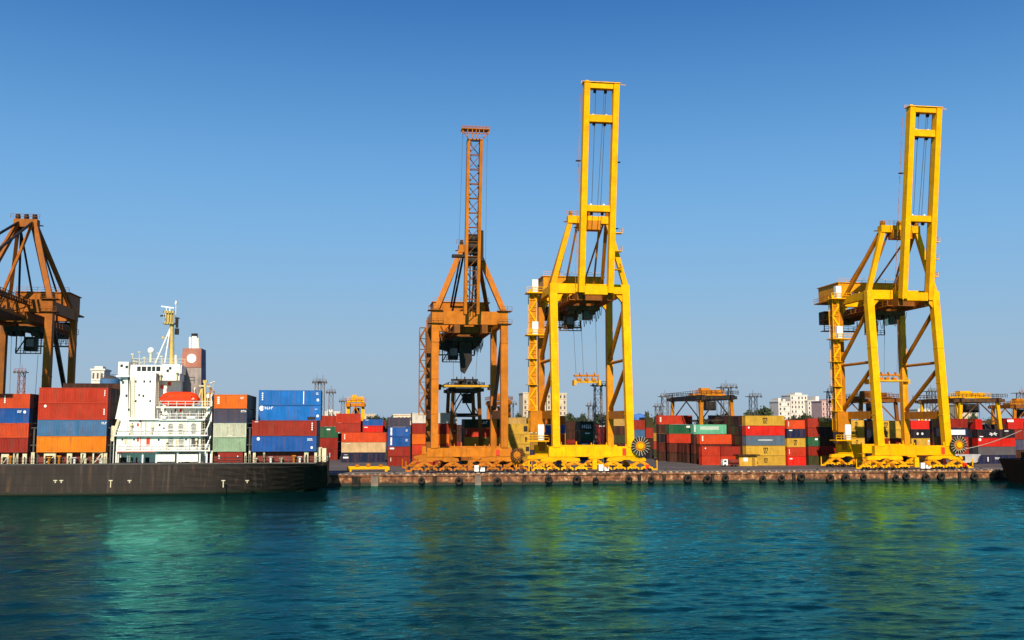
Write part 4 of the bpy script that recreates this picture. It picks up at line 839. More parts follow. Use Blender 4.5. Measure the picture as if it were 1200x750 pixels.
            # dark hoist machinery behind the foot of the boom
            for s_, sz in ((14.5, 1.5), (16.2, 1.0), (11.5, 1.0)):
                a = bp(s_, 1.2); m = MB(); m.box(-bx_ + 0.3, bx_ - 0.3, a[0], a[0] + 2, a[1] - sz, a[1] + sz); m.tube((-1.0, a[0] - 0.3, a[1]), (1.0, a[0] - 0.3, a[1]), 0.8, 14); part(m, 'hoist_machinery', BLK)
            a = bp(12.5); m = MB(); m.box(-4.4, -1.6, a[0], a[0] + 1.6, a[1] - 0.3, a[1] + 0.25); m.box(1.7, 2.3, a[0], a[0] + 1.2, a[1] - 1.0, a[1] + 5.6); part(m, 'apex_platform', BLK)
            m = MB(); a = bp(0.5, 1.5); c = bp(13, 1.8); m.tube((-0.35, a[0], a[1]), (-0.35, c[0], c[1]), 0.13); m.tube((0.3, a[0], a[1]), (0.25, c[0], c[1]), 0.1); m.beam((0.9, a[0], a[1]), (0.7, c[0], c[1]), 0.3); part(m, 'hoist_ram', BLK)
        else:
            for sx in (-1, 1):
                for s_ in (16, 38):
                    a = bp(s_, 1.2); m = MB(); m.beam((sx * (ax * 0.8), ay - 0.3, az + 0.3), (sx * bx_, a[0], a[1]), 0.5 if s_ == 16 else 0.4); part(m, 'fore_stay', main if s_ == 16 else cfg['stay'])
            m = MB(); a = bp(0, 2.5); c = bp(BL, 2.5); m.rail([(bx_ + 1, a[0], a[1]), (bx_ + 1, c[0], c[1])], 1.1, 1.4, 0.05); m.box(bx_ + 0.3, bx_ + 1.1, c[0], a[0], a[1] - 0.1, a[1]); part(m, 'boom_walkway', grimy)
            m = MB()
            for s_ in np.arange(3, 30, 2.1): a = bp(s_, 2.6); m.torus((bx_ - 0.5, a[0], a[1] + 0.5), 0.55, 0.06, 10, 5, 'x'); m.torus((bx_ + 0.3, a[0] + 0.8, a[1] + 0.4), 0.5, 0.05, 10, 5, 'y')
            part(m, 'cable_loops', BLK)
            m = MB(); m.box(-bx_ - 0.2, bx_ + 0.2, cfg['bh'][0] - BL * 0.98, cfg['bh'][0], cfg['bh'][1] - 0.5, cfg['bh'][1] - 0.3); part(m, 'boom_soffit', cfg['under'])
    # trolley, operator cab, spreader
    ty = cfg['ty']; tx = cfg.get('tx', 0)
    m = MB(); m.box(-gx - 0.4, gx + 0.4, ty - 2.2, ty + 2.2, gz0 - 1.0, gz0 - 0.02)
    for xx in (-gx, -gx / 2, gx / 2): m.box(xx, xx + 1.1, ty - 1.5, ty + 1.3, gz0 - 1.9, gz0 - 1.0)
    for sx in (-1, 1): m.tube((sx * 1.6 - 0.4, ty, gz0 - 1.2), (sx * 1.6 + 0.4, ty, gz0 - 1.2), 0.6, 12)
    tr = part(m, 'trolley', cfg['under'])
    cx = tx - 2.6
    m = MB(); m.box(cx - 1.1, cx + 1.1, ty + 1.5, ty + 4.0, gz0 - 4.3, gz0 - 1.9); m.box(cx - 1.1, cx + 1.1, ty + 1.6, ty + 3.9, gz0 - 4.9, gz0 - 4.3); cb = part(m, 'operator_cab', cfg['under'])
    m = MB(); m.box(cx - 0.9, cx + 0.9, ty + 1.42, ty + 1.5, gz0 - 4.0, gz0 - 2.4); part(m, 'cab_window', GLASS, cb)
    m = MB(); m.box(cx - 2.6, cx + 2.6, ty + 1, ty + 1.3, gz0 - 5.6, gz0 - 5.4); m.rail([(cx - 2.6, ty + 1, gz0 - 5.4), (cx + 2.6, ty + 1, gz0 - 5.4)], 1.0, 1.0, 0.05)
    for xx in (-2.5, -0.9, 2.5): m.box(cx + xx - 0.1, cx + xx + 0.1, ty + 1, ty + 1.2, gz0 - 5.4, gz0 - 1)
    m.beam((cx - 2.5, ty + 1.1, gz0 - 5.4), (cx - 0.5, ty + 1.1, gz0 - 2), 0.22); part(m, 'cab_hanger_frame', cfg['under'])
    if cfg['style'] == 'box':
        m = MB(); m.box(0.2, 2.2, ty - 1, ty + 1.4, gz0 - 3.0, gz0 - 1.0); part(m, 'electrical_cabin', GRYD)
        m = MB(); m.box(-1.2, -0.4, ty - 1.5, ty - 1.2, gz0 - 3.4, gz0 - 1.6); part(m, 'floodlight', WHTC)
    elif cfg['raised']:
        m = MB(); m.prism([(-1.6, gz0 - 1), (1.3, gz0 - 1), (1.4, gz0 - 5.2), (-0.2, gz0 - 8.2), (-1.1, gz0 - 7.6)], ty - 1, ty + 0.6); part(m, 'hanging_chute', BLK)
        m = MB(); m.prism([(-4.2, gz0 - 0.2), (4.2, gz0 - 0.2), (3.4, gz0 - 1.6), (1.2, gz0 - 3.2), (-2.0, gz0 - 3.4), (-6.0, gz0 - 2.4)], ty + 2.5, ty + 4.5); part(m, 'under_girder_machinery', BLK)
        m = MB(); m.tube((-6.4, ty + 3, gz0 + 2.8), (-4.6, ty + 3, gz0 - 2), 0.25); m.tube((-5.4, ty + 3, gz0 + 2.8), (-3.4, ty + 3, gz0 - 2), 0.2); part(m, 'service_stair', grimy)
    sz = cfg['sz']
    if sz:
        half = cfg['sw']; sxc = cfg['sx']
        m = MB(); m.box(sxc - half, sxc + half, ty - 0.3, ty + 0.3, sz, sz + 0.55)
        if half > 4:
            m.box(sxc - half, sxc + half, ty - 1.0, ty - 0.8, sz + 0.1, sz + 0.5); m.box(sxc - half, sxc + half, ty + 0.8, ty + 1.0, sz + 0.1, sz + 0.5)
        sp_ = part(m, 'spreader', SPR)
        m = MB()
        for sx in (-1, 1): m.box(sxc + sx * half - 0.25, sxc + sx * half + 0.25, ty - 1.2, ty + 1.2, sz - 0.55, sz + 0.65)
        part(m, 'twistlock_arm', cfg['under'] if half > 4 and cfg['style'] != 'box' else SPR, sp_)
        m = MB(); hb = min(half, 3.0)
        m.box(sxc - hb, sxc + hb, ty - 0.7, ty + 0.7, sz + 1.5, sz + 1.9)
        for xx in np.linspace(-hb, hb, 5): m.beam((sxc + xx, ty - 0.5, sz + 0.5), (sxc + xx * 0.85, ty - 0.5, sz + 1.6), 0.18)
        for xx in (-hb * 0.6, 0, hb * 0.6): m.tube((sxc + xx - 0.1, ty - 0.6, sz + 2.0), (sxc + xx + 0.1, ty - 0.6, sz + 2.0), 0.42, 12); m.box(sxc + xx - 0.5, sxc + xx + 0.4, ty - 0.5, ty + 0.5, sz + 0.55, sz + 1.1)
        part(m, 'head_block', YELD if cfg['style'] == 'box' else BLK, sp_)
        for xx in (-0.85, -0.25, 0.85):
            m = MB(); m.tube((sxc + xx * hb, ty, sz + 2), (xx * hb * 1.1 + (0.4 if cfg['style'] == 'box' else 0), ty, gz0 - 1), 0.045, 5); part(m, 'hoist_rope', STEEL)
    # festoon cable loops under the rear girder
    for i in range(9):
        yy = 8 + i * 2.2; pts = [(gx + 0.9, yy + 2.0 * t_ / 8, gz0 - 0.2 - 2.4 * math.sin(math.pi * t_ / 8) * (0.8 + 0.2 * (i % 3))) for t_ in range(9)]
        m = MB(); m.path(pts, 0.06, 5); part(m, 'festoon_loop', STEEL)
    # stair and lift tower beside the rear left leg
    tw = cfg['tower']
    if tw:
        x0, x1, y0, y1, z0, z1 = tw; m = MB()
        for xx in (x0, x1):
            for yy in (y0, y1): m.beam((xx, yy, z0), (xx, yy, z1), 0.14)
        nfl = int((z1 - z0) / 2.4)
        for i in range(nfl + 1):
            z = z0 + i * (z1 - z0) / nfl; m.box(x0, x1, y0, y1, z, z + 0.08)
            if i < nfl:
                zz = z + (z1 - z0) / nfl; (m.beam((x0, y0, z), (x1, y0, zz), 0.12, 0.4) if i % 2 else m.beam((x1, y0, z), (x0, y0, zz), 0.12, 0.4)); m.beam((x0, y0, z + 1), (x1, y0, z + 1), 0.07)
        part(m, 'stair_tower', YEL if cfg['style'] == 'box' else grimy)
        if cfg['style'] == 'box':
            m = MB(); m.box(x0 + 0.15, x1 - 0.05, y0 + 0.2, y1 - 0.2, z0 + 0.2, z1 - 0.4)
            lt = part(m, 'lift_shaft', YELD)
            for z, hh in ((zt1 - 0.5, 2.9), (zt0 - 8.2, 2.9), (6.8, 3.6)):
                m = MB(); m.box(x1 - 1.2 if z > 10 else x1 + 0.1, x1 + 0.2 if z > 10 else x1 + 1.5, y0 - 1.3, y0 - 0.1, z, z + hh); part(m, 'white_cabinet', WHTC)
                m = MB(); m.box(x0 - 0.9, x1 + 2.6, y0 - 1.6, y1, z - 0.32, z - 0.05); m.rail([(x0 - 0.9, y0 - 1.6, z), (x1 + 2.6, y0 - 1.6, z)], 1.1, 1.2, 0.05); part(m, 'landing', main)
            for z in (zt0 - 14, zt0 - 20, zt0 - 26): m = MB(); m.box(x0 - 0.7, x1 + 0.2, y0 - 0.7, y1, z, z + 0.12); part(m, 'landing', main)
            m = MB(); m.box(x0, x1 + 1.8, y0 - 0.9, y1, 8.6, 13.5); part(m, 'lift_base_cage', YELD)
    # bogies: four corners, each a two-level equaliser over four bogies
    bogmat = cfg.get('bogmat', main)
    if 'bog' not in cfg: cfg['bog'] = (BOG.mesh('bogie', bogmat), WHL.mesh('wheel', BLK))
    bog, whl = cfg['bog']
    for yy in (0, G_):
        for sx in (-1, 1):
            c = sx * (W - 0.9)
            m = MB(); m.prism([(c - 4.4, zs0 - 1.0), (c - 4.2, zs0 - 0.3), (c - 2.2, zs0 - 0.002), (c + 2.2, zs0 - 0.002), (c + 4.2, zs0 - 0.3), (c + 4.4, zs0 - 1.0), (c + 1.3, zs0 - 1.05), (c + 0.6, zs0 - 0.7), (c - 0.6, zs0 - 0.7), (c - 1.3, zs0 - 1.05)], yy - 0.6, yy + 0.6); e0 = part(m, 'equaliser_beam', bogmat)
            for s2 in (-1, 1):
                c2 = c + s2 * 3.1; m = MB(); m.prism([(c2 - 2.0, 1.3), (c2 - 1.8, 1.75), (c2 - 0.5, 2.5), (c2 + 0.5, 2.5), (c2 + 1.8, 1.75), (c2 + 2.0, 1.3), (c2 + 1.2, 1.3), (c2 + 0.5, 1.85), (c2 - 0.5, 1.85), (c2 - 1.2, 1.3)], yy - 0.52, yy + 0.52)
                m.tube((c2, yy - 0.75, 2.2), (c2, yy + 0.75, 2.2), 0.25, 10); m.box(c2 - 0.3, c2 + 0.3, yy - 0.4, yy + 0.4, 2.35, zs0 - 0.55); part(m, 'equaliser_beam', cfg['mid'])
                for s3 in (-1, 1):
                    o = bpy.data.objects.new('bogie', bog); COL.objects.link(o); o.parent = root; o.location = (c2 + s3 * 1.55, yy, 0.1)
                    for s4 in (-1, 1): w_ = bpy.data.objects.new('wheel', whl); COL.objects.link(w_); w_.parent = o; w_.location = (s4 * 0.72, 0, 0.42)
                    if s3 * s2 * sx > 0: m = MB(); m.box(c2 + s3 * 1.5 - 0.35, c2 + s3 * 1.5 + 0.35, yy - 1.1, yy - 0.55, 0.7, 1.6); m.tube((c2 + s3 * 1.5, yy - 1.6, 1.2), (c2 + s3 * 1.5, yy - 1.1, 1.2), 0.25, 10); part(m, 'drive_motor', REDP if (sx > 0 and s2 > 0 and yy == 0 and cfg['style'] == 'box') else grimy)
            m = MB(); xe = c + sx * 6.9; m.box(min(xe, xe - sx * 1.4), max(xe, xe - sx * 1.4), yy - 0.3, yy + 0.3, 0.4, 0.75); m.tube((xe, yy - 0.4, 0.4), (xe, yy - 0.4, 2.6), 0.13, 8); part(m, 'end_buffer', main)
        m = MB(); m.box(-W + 6.0, W - 6.0, yy - 0.25, yy + 0.25, 0.9, 1.2) ; part(m, 'rail_clamp', grimy)
    m = MB(); m.box(-0.4, 0.6, -1.1, -0.4, 0.7, 2.9); part(m, 'clamp_housing', main); m = MB(); m.box(1.0, 1.9, -1.3, -0.5, 0.4, 1.7); m.box(2.2, 3.2, -1.3, -0.5, 0.4, 1.2); part(m, 'white_cabinet', WHTC)
    m = MB(); m.box(W - 1.9, W - 1.1, -0.92, -0.76, zs0 + 0.3, zs1 - 0.4); part(m, 'red_fire_box', REDP)
    # cable reel
    rx, rz, rr = cfg['reel']; ry = -1.6
    m = MB(); m.tube((rx, ry - 0.35, rz), (rx, ry + 0.9, rz), 0.35, 12); m.tube((rx, ry - 0.4, rz), (rx, ry - 0.3, rz), rr * 0.3, 14); reel = part(m, 'cable_reel', main)
    m = MB(); nsp = 18
    for i in range(nsp):
        a_ = 2 * math.pi * i / nsp; m.beam((rx + math.cos(a_) * rr * 0.5, ry - 0.26, rz + math.sin(a_) * rr * 0.5), (rx + math.cos(a_) * rr, ry - 0.3, rz + math.sin(a_) * rr), 0.085, 0.06)
    part(m, 'reel_spokes', CREAM if cfg['style'] == 'box' else main, reel)
    m = MB(); m.tube((rx, ry - 0.05, rz), (rx, ry + 0.1, rz), rr * 0.93, 28); part(m, 'wound_cable', RUB, reel)
    m = MB(); m.tube((rx, ry - 0.18, rz), (rx, ry - 0.06, rz), rr * 0.5, 24); part(m, 'reel_drum_side', YELD, reel)
    m = MB(); m.beam((rx, ry + 0.7, rz), (W + 0.8, 0, zs1 - 0.6), 0.5); part(m, 'reel_bracket', main, reel)
    return root
BOXC = dict(style='box', mid=YELM, main=YEL, grimy=YELD, half=8.3, lean=2.6, leg=(1.6, 1.8), beam=(39.6, 41.8), sill=(3.4, 5.6), tie=24.9, side=12.6,
            girder=(37.6, 39.5), gx=3.25, rear=36, gmat=ORGD, under=paint('under_brown', (0.10, 0.05, 0.025), 0.6, 0.5, 0.3), house=(7.4, 19.5, 31, 42.0, 45.9), hmat=YELM, apex=(56.4, 2.5, 4.2), af=1.1,
            stay=YELD, bh=(-3.6, 39.2), bang=math.atan2(45.6, 7.2), bl=45.2, ty=10, sz=19.9, sw=2.9, sx=0.9, tower=(-11.6, -10.0, 14.5, 16.5, 9, 42), reel=(10.2, 5.7, 2.15))
crane(51.0, BOXC, 'tallest bright yellow crane with raised twin box boom, in the middle of the quay')
BOXD = dict(BOXC, bl=43.4, sw=5.0, sx=-0.4, sz=20.6)
crane(126.4, BOXD, 'bright yellow crane with raised twin box boom at the right of the quay')
LATB = dict(style='lattice', mid=ORG, raised=True, main=ORG, grimy=ORGD, half=7.55, lean=0.3, leg=(1.5, 1.9), beam=(32.0, 34.9), sill=(3.5, 5.4), tie=20, side=12.6,
            girder=(30.0, 31.9), gx=3.0, rear=32, gmat=ORGD, under=BLK, house=(6.6, 19.5, 29, 35.2, 39.2), hmat=ORG, apex=(49.0, 2.0, 1.7), af=1.15, stay=BLK,
            bh=(-3.4, 34.0), bx=1.35, bd=2.6, bang=math.atan2(37, 5.6), bl=37.2, ty=9, sz=18.7, sw=5.6, sx=-0.2, tower=(-10.4, -9.0, 8, 9.4, 12.5, 32), reel=(10.1, 3.9, 1.5), bogmat=ORG)
crane(23.75, LATB, 'rusty orange ship to shore crane with a narrow lattice boom raised upright')
LATA = dict(style='lattice', mid=BRN, raised=False, main=BRN, grimy=ORGD, half=7.25, lean=0.2, leg=(1.4, 1.8), beam=(33.2, 35.9), sill=(3.5, 5.4), tie=20, side=11.5,
            girder=(31.0, 33.2), gx=3.2, rear=31, gmat=ORGD, under=BLK, house=(5.6, 19.5, 29, 35.6, 39.8), hmat=BRN, apex=(52.8, 6.0, 1.7), af=1.05, stay=BLK,
            bh=(-1.5, 32.0), bx=3.1, bd=3.0, bang=R(0.6), bl=50, ty=9, tx=3, sz=14, sw=5.6, sx=0, tower=None, reel=(9.5, 4.2, 1.5), bogmat=BRN)
crane(-70.3, LATA, 'brown orange crane with lowered boom at the left edge behind the ship')

# ================================================================ YARD CONTAINERS
YG = 'containers stacked in the yard'
stack(345, 396, 539, 487, ['dark red', 'dark red', 'green', 'brown red'], 'partly hidden by the ship stern', YG, rows=2, marks={2: [('w', 0.78, 0.75, 1.0, 0.3)], 0: [('vert', 0.82, 0.4, 0.2, 1.2)]})
stack(400, 452, 542, 506.5, ['navy', 'cream', 'orange red'], 'behind the yellow frame on the quay', YG, marks={0: [('w', 0.1, 0.5, 1.4, 0.4), ('num', 0.1, 0.75, 0.9, 0.3)], 1: [('num', 0.15, 0.85, 1.4, 0.25)], 2: [('vert', 0.07, 0.5, 0.25, 1.6)]})
Ys = G(426, 542).y; zt = P(426, 506.5, Ys).z
stack(398, 426.5, 0, 484.5, ['brown red', 'red'], 'left of the small blue one, on orange red', YG, Y=Ys + 2.6, z0=zt)
stack(429, 452, 0, 491, ['bright red', 'blue'], 'of short ones on an orange red container', YG, Y=Ys + 0.1, z0=zt, marks={0: [('w', 0.15, 0.75, 1.0, 0.35)], 1: [('w', 0.2, 0.85, 0.9, 0.2)]})
stack(400, 452, 542, 493, ['slate', 'brown red', 'dark green', 'dark red'], 'hidden behind the cream one', YG, Y=Ys + 5.4)
stack(455, 480.5, 546, 489, ['dark red', 'dark red', 'blue', 'blue', 'slate'], 'left of the orange lattice crane', YG, rows=3, marks={0: [('vert', 0.12, 0.6, 0.2, 1.3)], 1: [('w', 0.17, 0.8, 1.2, 0.4)], 2: [('vert', 0.13, 0.5, 0.5, 2.2), ('num', 0.85, 0.6, 0.6, 0.8)], 3: [('vert', 0.13, 0.5, 0.5, 2.2), ('num', 0.85, 0.6, 0.6, 0.8)]})
stack(483, 508, 545.5, 483.5, ['brown red', 'red', 'orange', 'dark red', 'white'], 'behind left leg of the lattice crane', YG, rows=2)
stack(510, 535.5, 545.5, 483.5, ['brown red', 'red', 'orange', 'dark red', 'white'], 'just right of lattice crane left leg', YG, rows=2, marks={3: [('num', 0.9, 0.25, 0.5, 0.5)], 4: [('num', 0.5, 0.3, 1.0, 0.3)]})
stack(544, 591, 544, 491, ['mustard', 'yellow', 'yellow', 'red', 'dark green'], 'between the legs of the lattice crane', YG, rows=2, marks={1: [('em', 0.46, 0.5, 1.5, 1.8)], 2: [('em', 0.46, 0.55, 1.2, 1.3)], 4: [('word', 0.48, 0.62, 2.6, 0.75)], 3: [('vert', 0.05, 0.55, 0.2, 1.4)]})
stack(593, 621, 544, 496.5, ['mustard', 'yellow', 'yellow', 'yellow'], 'behind right leg of the lattice crane', YG, rows=1, marks={3: [('d', 0.82, 0.5, 1.0, 1.4)], 2: [('d', 0.86, 0.45, 0.8, 1.2)], 1: [('d', 0.9, 0.5, 0.9, 1.2)]})
stack(583, 617, 541, 489, ['brown', 'brown', 'mustard', 'mustard', 'tan'], 'rear of yellow ones beside lattice crane', YG)
stack(640, 662, 541, 487, ['orange red', 'slate', 'orange red', 'blue', 'orange'], 'behind middle yellow crane left leg', YG, rows=3)
stack(665, 678, 537, 493, ['brown', 'dark red', 'brown', 'brown'], 'seen end on, left of the dark green ones', YG, rows=8)
stack(680, 697, 539, 493.5, ['navy', 'slate', 'green', 'dark green'], 'framed by the middle yellow crane', YG, rows=2, marks={3: [('word', 0.45, 0.45, 4.0, 1.0)], 2: [('w', 0.5, 0.75, 2.0, 0.35)], 1: [('w', 0.3, 0.6, 2.4, 0.4)]})
stack(701, 713, 538, 499, ['dark red', 'brown red', 'dark red', 'dark red'], 'of short red ones beside dark green', YG, rows=4, marks={3: [('w', 0.5, 0.97, 4.8, 0.3)]})
stack(717, 735, 540, 489, ['olive', 'brown', 'olive', 'brown', 'tan'], 'behind middle yellow crane right leg', YG, rows=2)
stack(742, 756, 538, 492, ['navy', 'dark red', 'steel blue', 'brown red'], 'just right of the middle yellow crane', YG, rows=6)
stack(757, 766, 537.5, 489, ['black', 'brown', 'brown red', 'olive'], 'right of the large spoked reel', YG, rows=2)
# stepped block, rear rows higher than the front ones
def row_at(px0, px1, Y, tiers, n_total, wh, marks=None):
    """tiers counted from the top down are named; the rest below get dark paint in place of shade"""
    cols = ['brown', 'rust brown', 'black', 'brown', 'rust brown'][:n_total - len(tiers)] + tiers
    z_t = DECK + 2.62 * n_total; top_py = 500
    for _ in range(8): top_py -= (z_t - P((px0 + px1) / 2, top_py, Y).z) * CAM_F / Y
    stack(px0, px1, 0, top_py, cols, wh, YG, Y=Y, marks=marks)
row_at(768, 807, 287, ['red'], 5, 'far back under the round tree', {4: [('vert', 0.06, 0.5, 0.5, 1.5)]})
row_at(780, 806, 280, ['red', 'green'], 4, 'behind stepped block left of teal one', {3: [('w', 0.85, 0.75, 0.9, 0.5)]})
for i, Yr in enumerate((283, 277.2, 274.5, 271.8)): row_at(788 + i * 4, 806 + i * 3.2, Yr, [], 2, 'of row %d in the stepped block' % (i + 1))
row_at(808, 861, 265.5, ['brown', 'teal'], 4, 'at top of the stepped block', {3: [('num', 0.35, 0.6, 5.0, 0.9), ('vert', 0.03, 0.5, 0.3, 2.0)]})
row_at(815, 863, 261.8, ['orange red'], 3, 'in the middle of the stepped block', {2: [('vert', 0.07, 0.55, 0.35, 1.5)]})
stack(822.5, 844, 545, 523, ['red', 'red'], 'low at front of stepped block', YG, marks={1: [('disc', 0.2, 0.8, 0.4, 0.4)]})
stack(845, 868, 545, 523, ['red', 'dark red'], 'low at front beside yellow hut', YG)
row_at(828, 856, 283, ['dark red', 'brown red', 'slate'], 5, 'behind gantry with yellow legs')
stack(874, 920, 545.5, 487, ['yellow', 'yellow', 'grey blue', 'bright red', 'yellow'], 'tallest, beside the yellow hut', YG, rows=9, rowcols=['brown', 'olive', 'rust brown', 'black'],  # dark row colours stand for shade on the left ends
      marks={0: [('em', 0.5, 0.5, 1.1, 1.0)], 1: [('em', 0.5, 0.5, 1.4, 1.3)], 4: [('em', 0.5, 0.5, 1.4, 1.3)], 3: [('disc', 0.08, 0.8, 0.5, 0.5)], 2: [('num', 0.5, 0.5, 4.5, 0.6)]})
stack(922.5, 944, 545.5, 492, ['bright red', 'red', 'yellow', 'navy', 'orange red'], 'right of the tall yellow stack', YG, rows=3, marks={0: [('w', 0.18, 0.75, 0.9, 0.35)], 3: [('w', 0.2, 0.85, 1.1, 0.3)], 2: [('em', 0.45, 0.5, 1.2, 1.3)], 4: [('vert', 0.1, 0.5, 0.25, 1.5)], 1: [('vert', 0.1, 0.5, 0.2, 1.4)]})
stack(947, 961, 545, 490, ['olive', 'dark red', 'green', 'brown red', 'brown red'], 'left of the right yellow crane', YG, rows=2, marks={2: [('w', 0.7, 0.75, 1.4, 0.5)]})
stack(962, 985, 545, 500, ['mustard', 'dark red', 'brown', 'black'], 'behind right yellow crane rear wheels', YG, rows=2)
stack(957, 976, 538, 494, ['brown', 'olive', 'brown', 'yellow'], 'rear, under the pink building', YG)
stack(986, 996, 543, 505, ['dark red', 'dark red', 'brown'], 'small, at right yellow crane lift', YG, rows=2)
stack(998, 1013.5, 545, 492, ['olive', 'mustard', 'yellow', 'yellow', 'yellow'], 'of short yellow ones behind right crane', YG, rows=1, marks={2: [('em', 0.4, 0.5, 1.1, 1.3)], 3: [('em', 0.4, 0.5, 0.8, 1.0)], 4: [('em', 0.4, 0.5, 1.2, 1.3)]})
stack(1016, 1030, 541, 492, ['black', 'brown', 'olive', 'olive', 'brown'], 'in dark gap behind right yellow crane', YG, rows=3)
stack(1033, 1056.5, 545, 493, ['brown', 'brown red', 'dark red', 'yellow', 'yellow'], 'right of right yellow crane left leg', YG, rows=2, marks={3: [('em', 0.25, 0.5, 1.2, 1.4)], 4: [('em', 0.25, 0.5, 1.2, 1.4)]})
stack(1068, 1090, 545, 492.5, ['brown', 'dark red', 'yellow', 'black', 'bright red'], 'between right legs of right yellow crane', YG, rows=2, marks={3: [('disc', 0.35, 0.5, 0.7, 0.7), ('disc', 0.6, 0.5, 0.7, 0.7)], 2: [('d', 0.2, 0.55, 0.9, 1.6), ('w', 0.93, 0.5, 0.6, 1.5)]})
stack(1093, 1108, 543, 494, ['brown', 'dark red', 'brown', 'black'], 'left of right yellow crane spoked reel', YG, rows=2)
stack(1110, 1135, 544, 490.5, ['brown red', 'brown red', 'brown red', 'navy', 'dark red'], 'behind right yellow crane spoked reel', YG, rows=2, marks={3: [('w', 0.5, 0.5, 4.4, 1.4), ]})
stack(1137, 1146, 540, 492, ['dark red', 'brown', 'grey', 'slate'], 'narrow, right of the spoked reel', YG, rows=2)
stack(1146, 1190, 543.5, 503, ['navy', 'grey', 'bright red', 'black'], 'at right end, white star on top', YG, rows=1, marks={3: [('star', 0.42, 0.45, 2.6, 1.3), ('w', 0.1, 0.15, 1.2, 0.3), ('w', 0.78, 0.8, 1.3, 0.3)], 2: [('disc', 0.06, 0.8, 0.9, 0.6)], 0: [('vert', 0.25, 0.5, 0.4, 1.5), ('num', 0.5, 0.6, 1.5, 0.8)]})
stack(1144, 1152, 541, 491, ['brown', 'slate', 'tan', 'bright red'], 'of short ends under right yard gantry', YG, rows=2)
stack(1155, 1180, 540, 497, ['brown', 'dark red', 'brown', 'black'], 'rear right behind the white star one', YG, rows=1)
stack(1182, 1212, 540, 490, ['brown', 'slate', 'dark red', 'bright red'], 'far right behind yellow edge ones', YG, rows=1, marks={3: [('w', 0.1, 0.75, 1.5, 0.6)]})
# rear yard: rows that fill the gaps between the stacks
rr_ = random.Random(11); pals = ['brown', 'dark red', 'slate', 'mustard', 'olive', 'brown red', 'dark green', 'navy']
for Yb, xa_, xb_ in ((318, -24, 225),):
    x = xa_
    while x < xb_:
        n = rr_.choice((3, 3, 4)); reg = 'crane with the lattice boom' if x < 48 else ('middle yellow crane' if x < 110 else ('tall yellow container stack' if x < 150 else 'right yellow crane'))
        for i in range(n):
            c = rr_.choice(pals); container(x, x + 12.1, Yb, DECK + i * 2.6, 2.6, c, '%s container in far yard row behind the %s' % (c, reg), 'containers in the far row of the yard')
        x += 12.9

# ================================================================ YARD GANTRIES
def yard_gantry(pxc, wpx, Y, pytop, main, cross, label, span=22):
    q_ = P(pxc, 490, Y); zt = P(pxc, pytop, Y).z; w2 = (P(pxc + wpx / 2, 490, Y).x - P(pxc - wpx / 2, 490, Y).x) / 2
    root = thing('yard_gantry', (q_.x, Y, DECK), label, 'yard gantry', 'rubber tyred gantries in the yard'); H_ = zt - DECK
    pt = lambda mb, nm, mt, p_=root: mb.build(nm, mt, p_)
    for sx in (-1, 1):
        for yy in (0, span):
            m = MB(); m.beam((sx * w2 * 0.86, yy, 1.6), (sx * w2 * 0.72, yy, H_ - 1.6), 0.9, 0.8); pt(m, 'leg', main)
            for k_ in (-1.1, 1.1): m = MB(); m.tube((sx * w2 * 0.86 + k_, yy - 0.35, 0.75), (sx * w2 * 0.86 + k_, yy + 0.35, 0.75), 0.74, 16); pt(m, 'wheel', RUB)
        m = MB(); m.box(sx * w2 * 0.72 - 0.5, sx * w2 * 0.72 + 0.5, -1.5, span + 1.5, H_ - 1.6, H_ - 0.3); m.rail([(sx * w2, -1.5, H_ - 0.3), (sx * w2, span + 1.5, H_ - 0.3)], 1.1, 2, 0.05); pt(m, 'top_girder', cross)
    for yy in (0, span):
        m = MB(); m.box(-w2, w2, yy - 0.5, yy + 0.5, 1.3, 2.2); pt(m, 'sill_beam', main)
        m = MB(); m.box(-w2, w2, yy - 0.35, yy + 0.35, H_ - 1.5, H_ - 0.6); m.rail([(-w2, yy - 0.5, H_ - 0.3), (w2, yy - 0.5, H_ - 0.3)], 1.1, 1.3, 0.05); pt(m, 'end_tie', cross)
        m = MB(); m.beam((-w2 * 0.75, yy, H_ * 0.62), (w2 * 0.75, yy, H_ * 0.62), 0.4); m.beam((-w2 * 0.75, yy, H_ * 0.62), (0, yy, H_ - 1.5), 0.3); m.beam((w2 * 0.75, yy, H_ * 0.62), (0, yy, H_ - 1.5), 0.3); pt(m, 'end_brace', cross)
    ty = span * 0.3
    m = MB(); m.box(-w2 * 0.8, w2 * 0.8, ty - 2, ty + 2, H_ - 0.3, H_ + 0.2); m.box(-w2 * 0.35, w2 * 0.1, ty - 1.4, ty + 1.2, H_ + 0.2, H_ + 1.8); m.box(w2 * 0.2, w2 * 0.35, ty - 1, ty + 1, H_ + 0.2, H_ + 1.3); m.tube((w2 * 0.45, ty, H_ + 0.8), (w2 * 0.7, ty, H_ + 0.8), 0.6, 12); m.rail([(-w2 * 0.8, ty - 2, H_ + 0.2), (w2 * 0.8, ty - 2, H_ + 0.2)], 1.0, 1.0, 0.05); pt(m, 'trolley', main)
    m = MB(); m.box(-w2 * 0.1, w2 * 0.4, ty - 1, ty + 1.2, H_ - 4.4, H_ - 1.9); pt(m, 'operator_cab', BLK)
    m = MB(); m.box(-w2 * 0.8, w2 * 0.8, ty - 0.5, ty + 0.5, H_ - 7.6, H_ - 7.0); 
    for xx in (-0.5, 0.5): m.tube((w2 * xx, ty, H_ - 7), (w2 * xx, ty, H_ - 1), 0.06, 5)
    pt(m, 'spreader', cross)
    m = MB(); m.box(w2 * 0.75, w2 * 0.75 + 1.4, -0.9, 0.6, 2.3, 4.6); pt(m, 'electrical_cabinet', cross)
    return root
yard_gantry(416.5, 24, 300, 470, YEL, YELD, 'small yellow yard gantry standing behind the red containers beside the ship stern', 8)
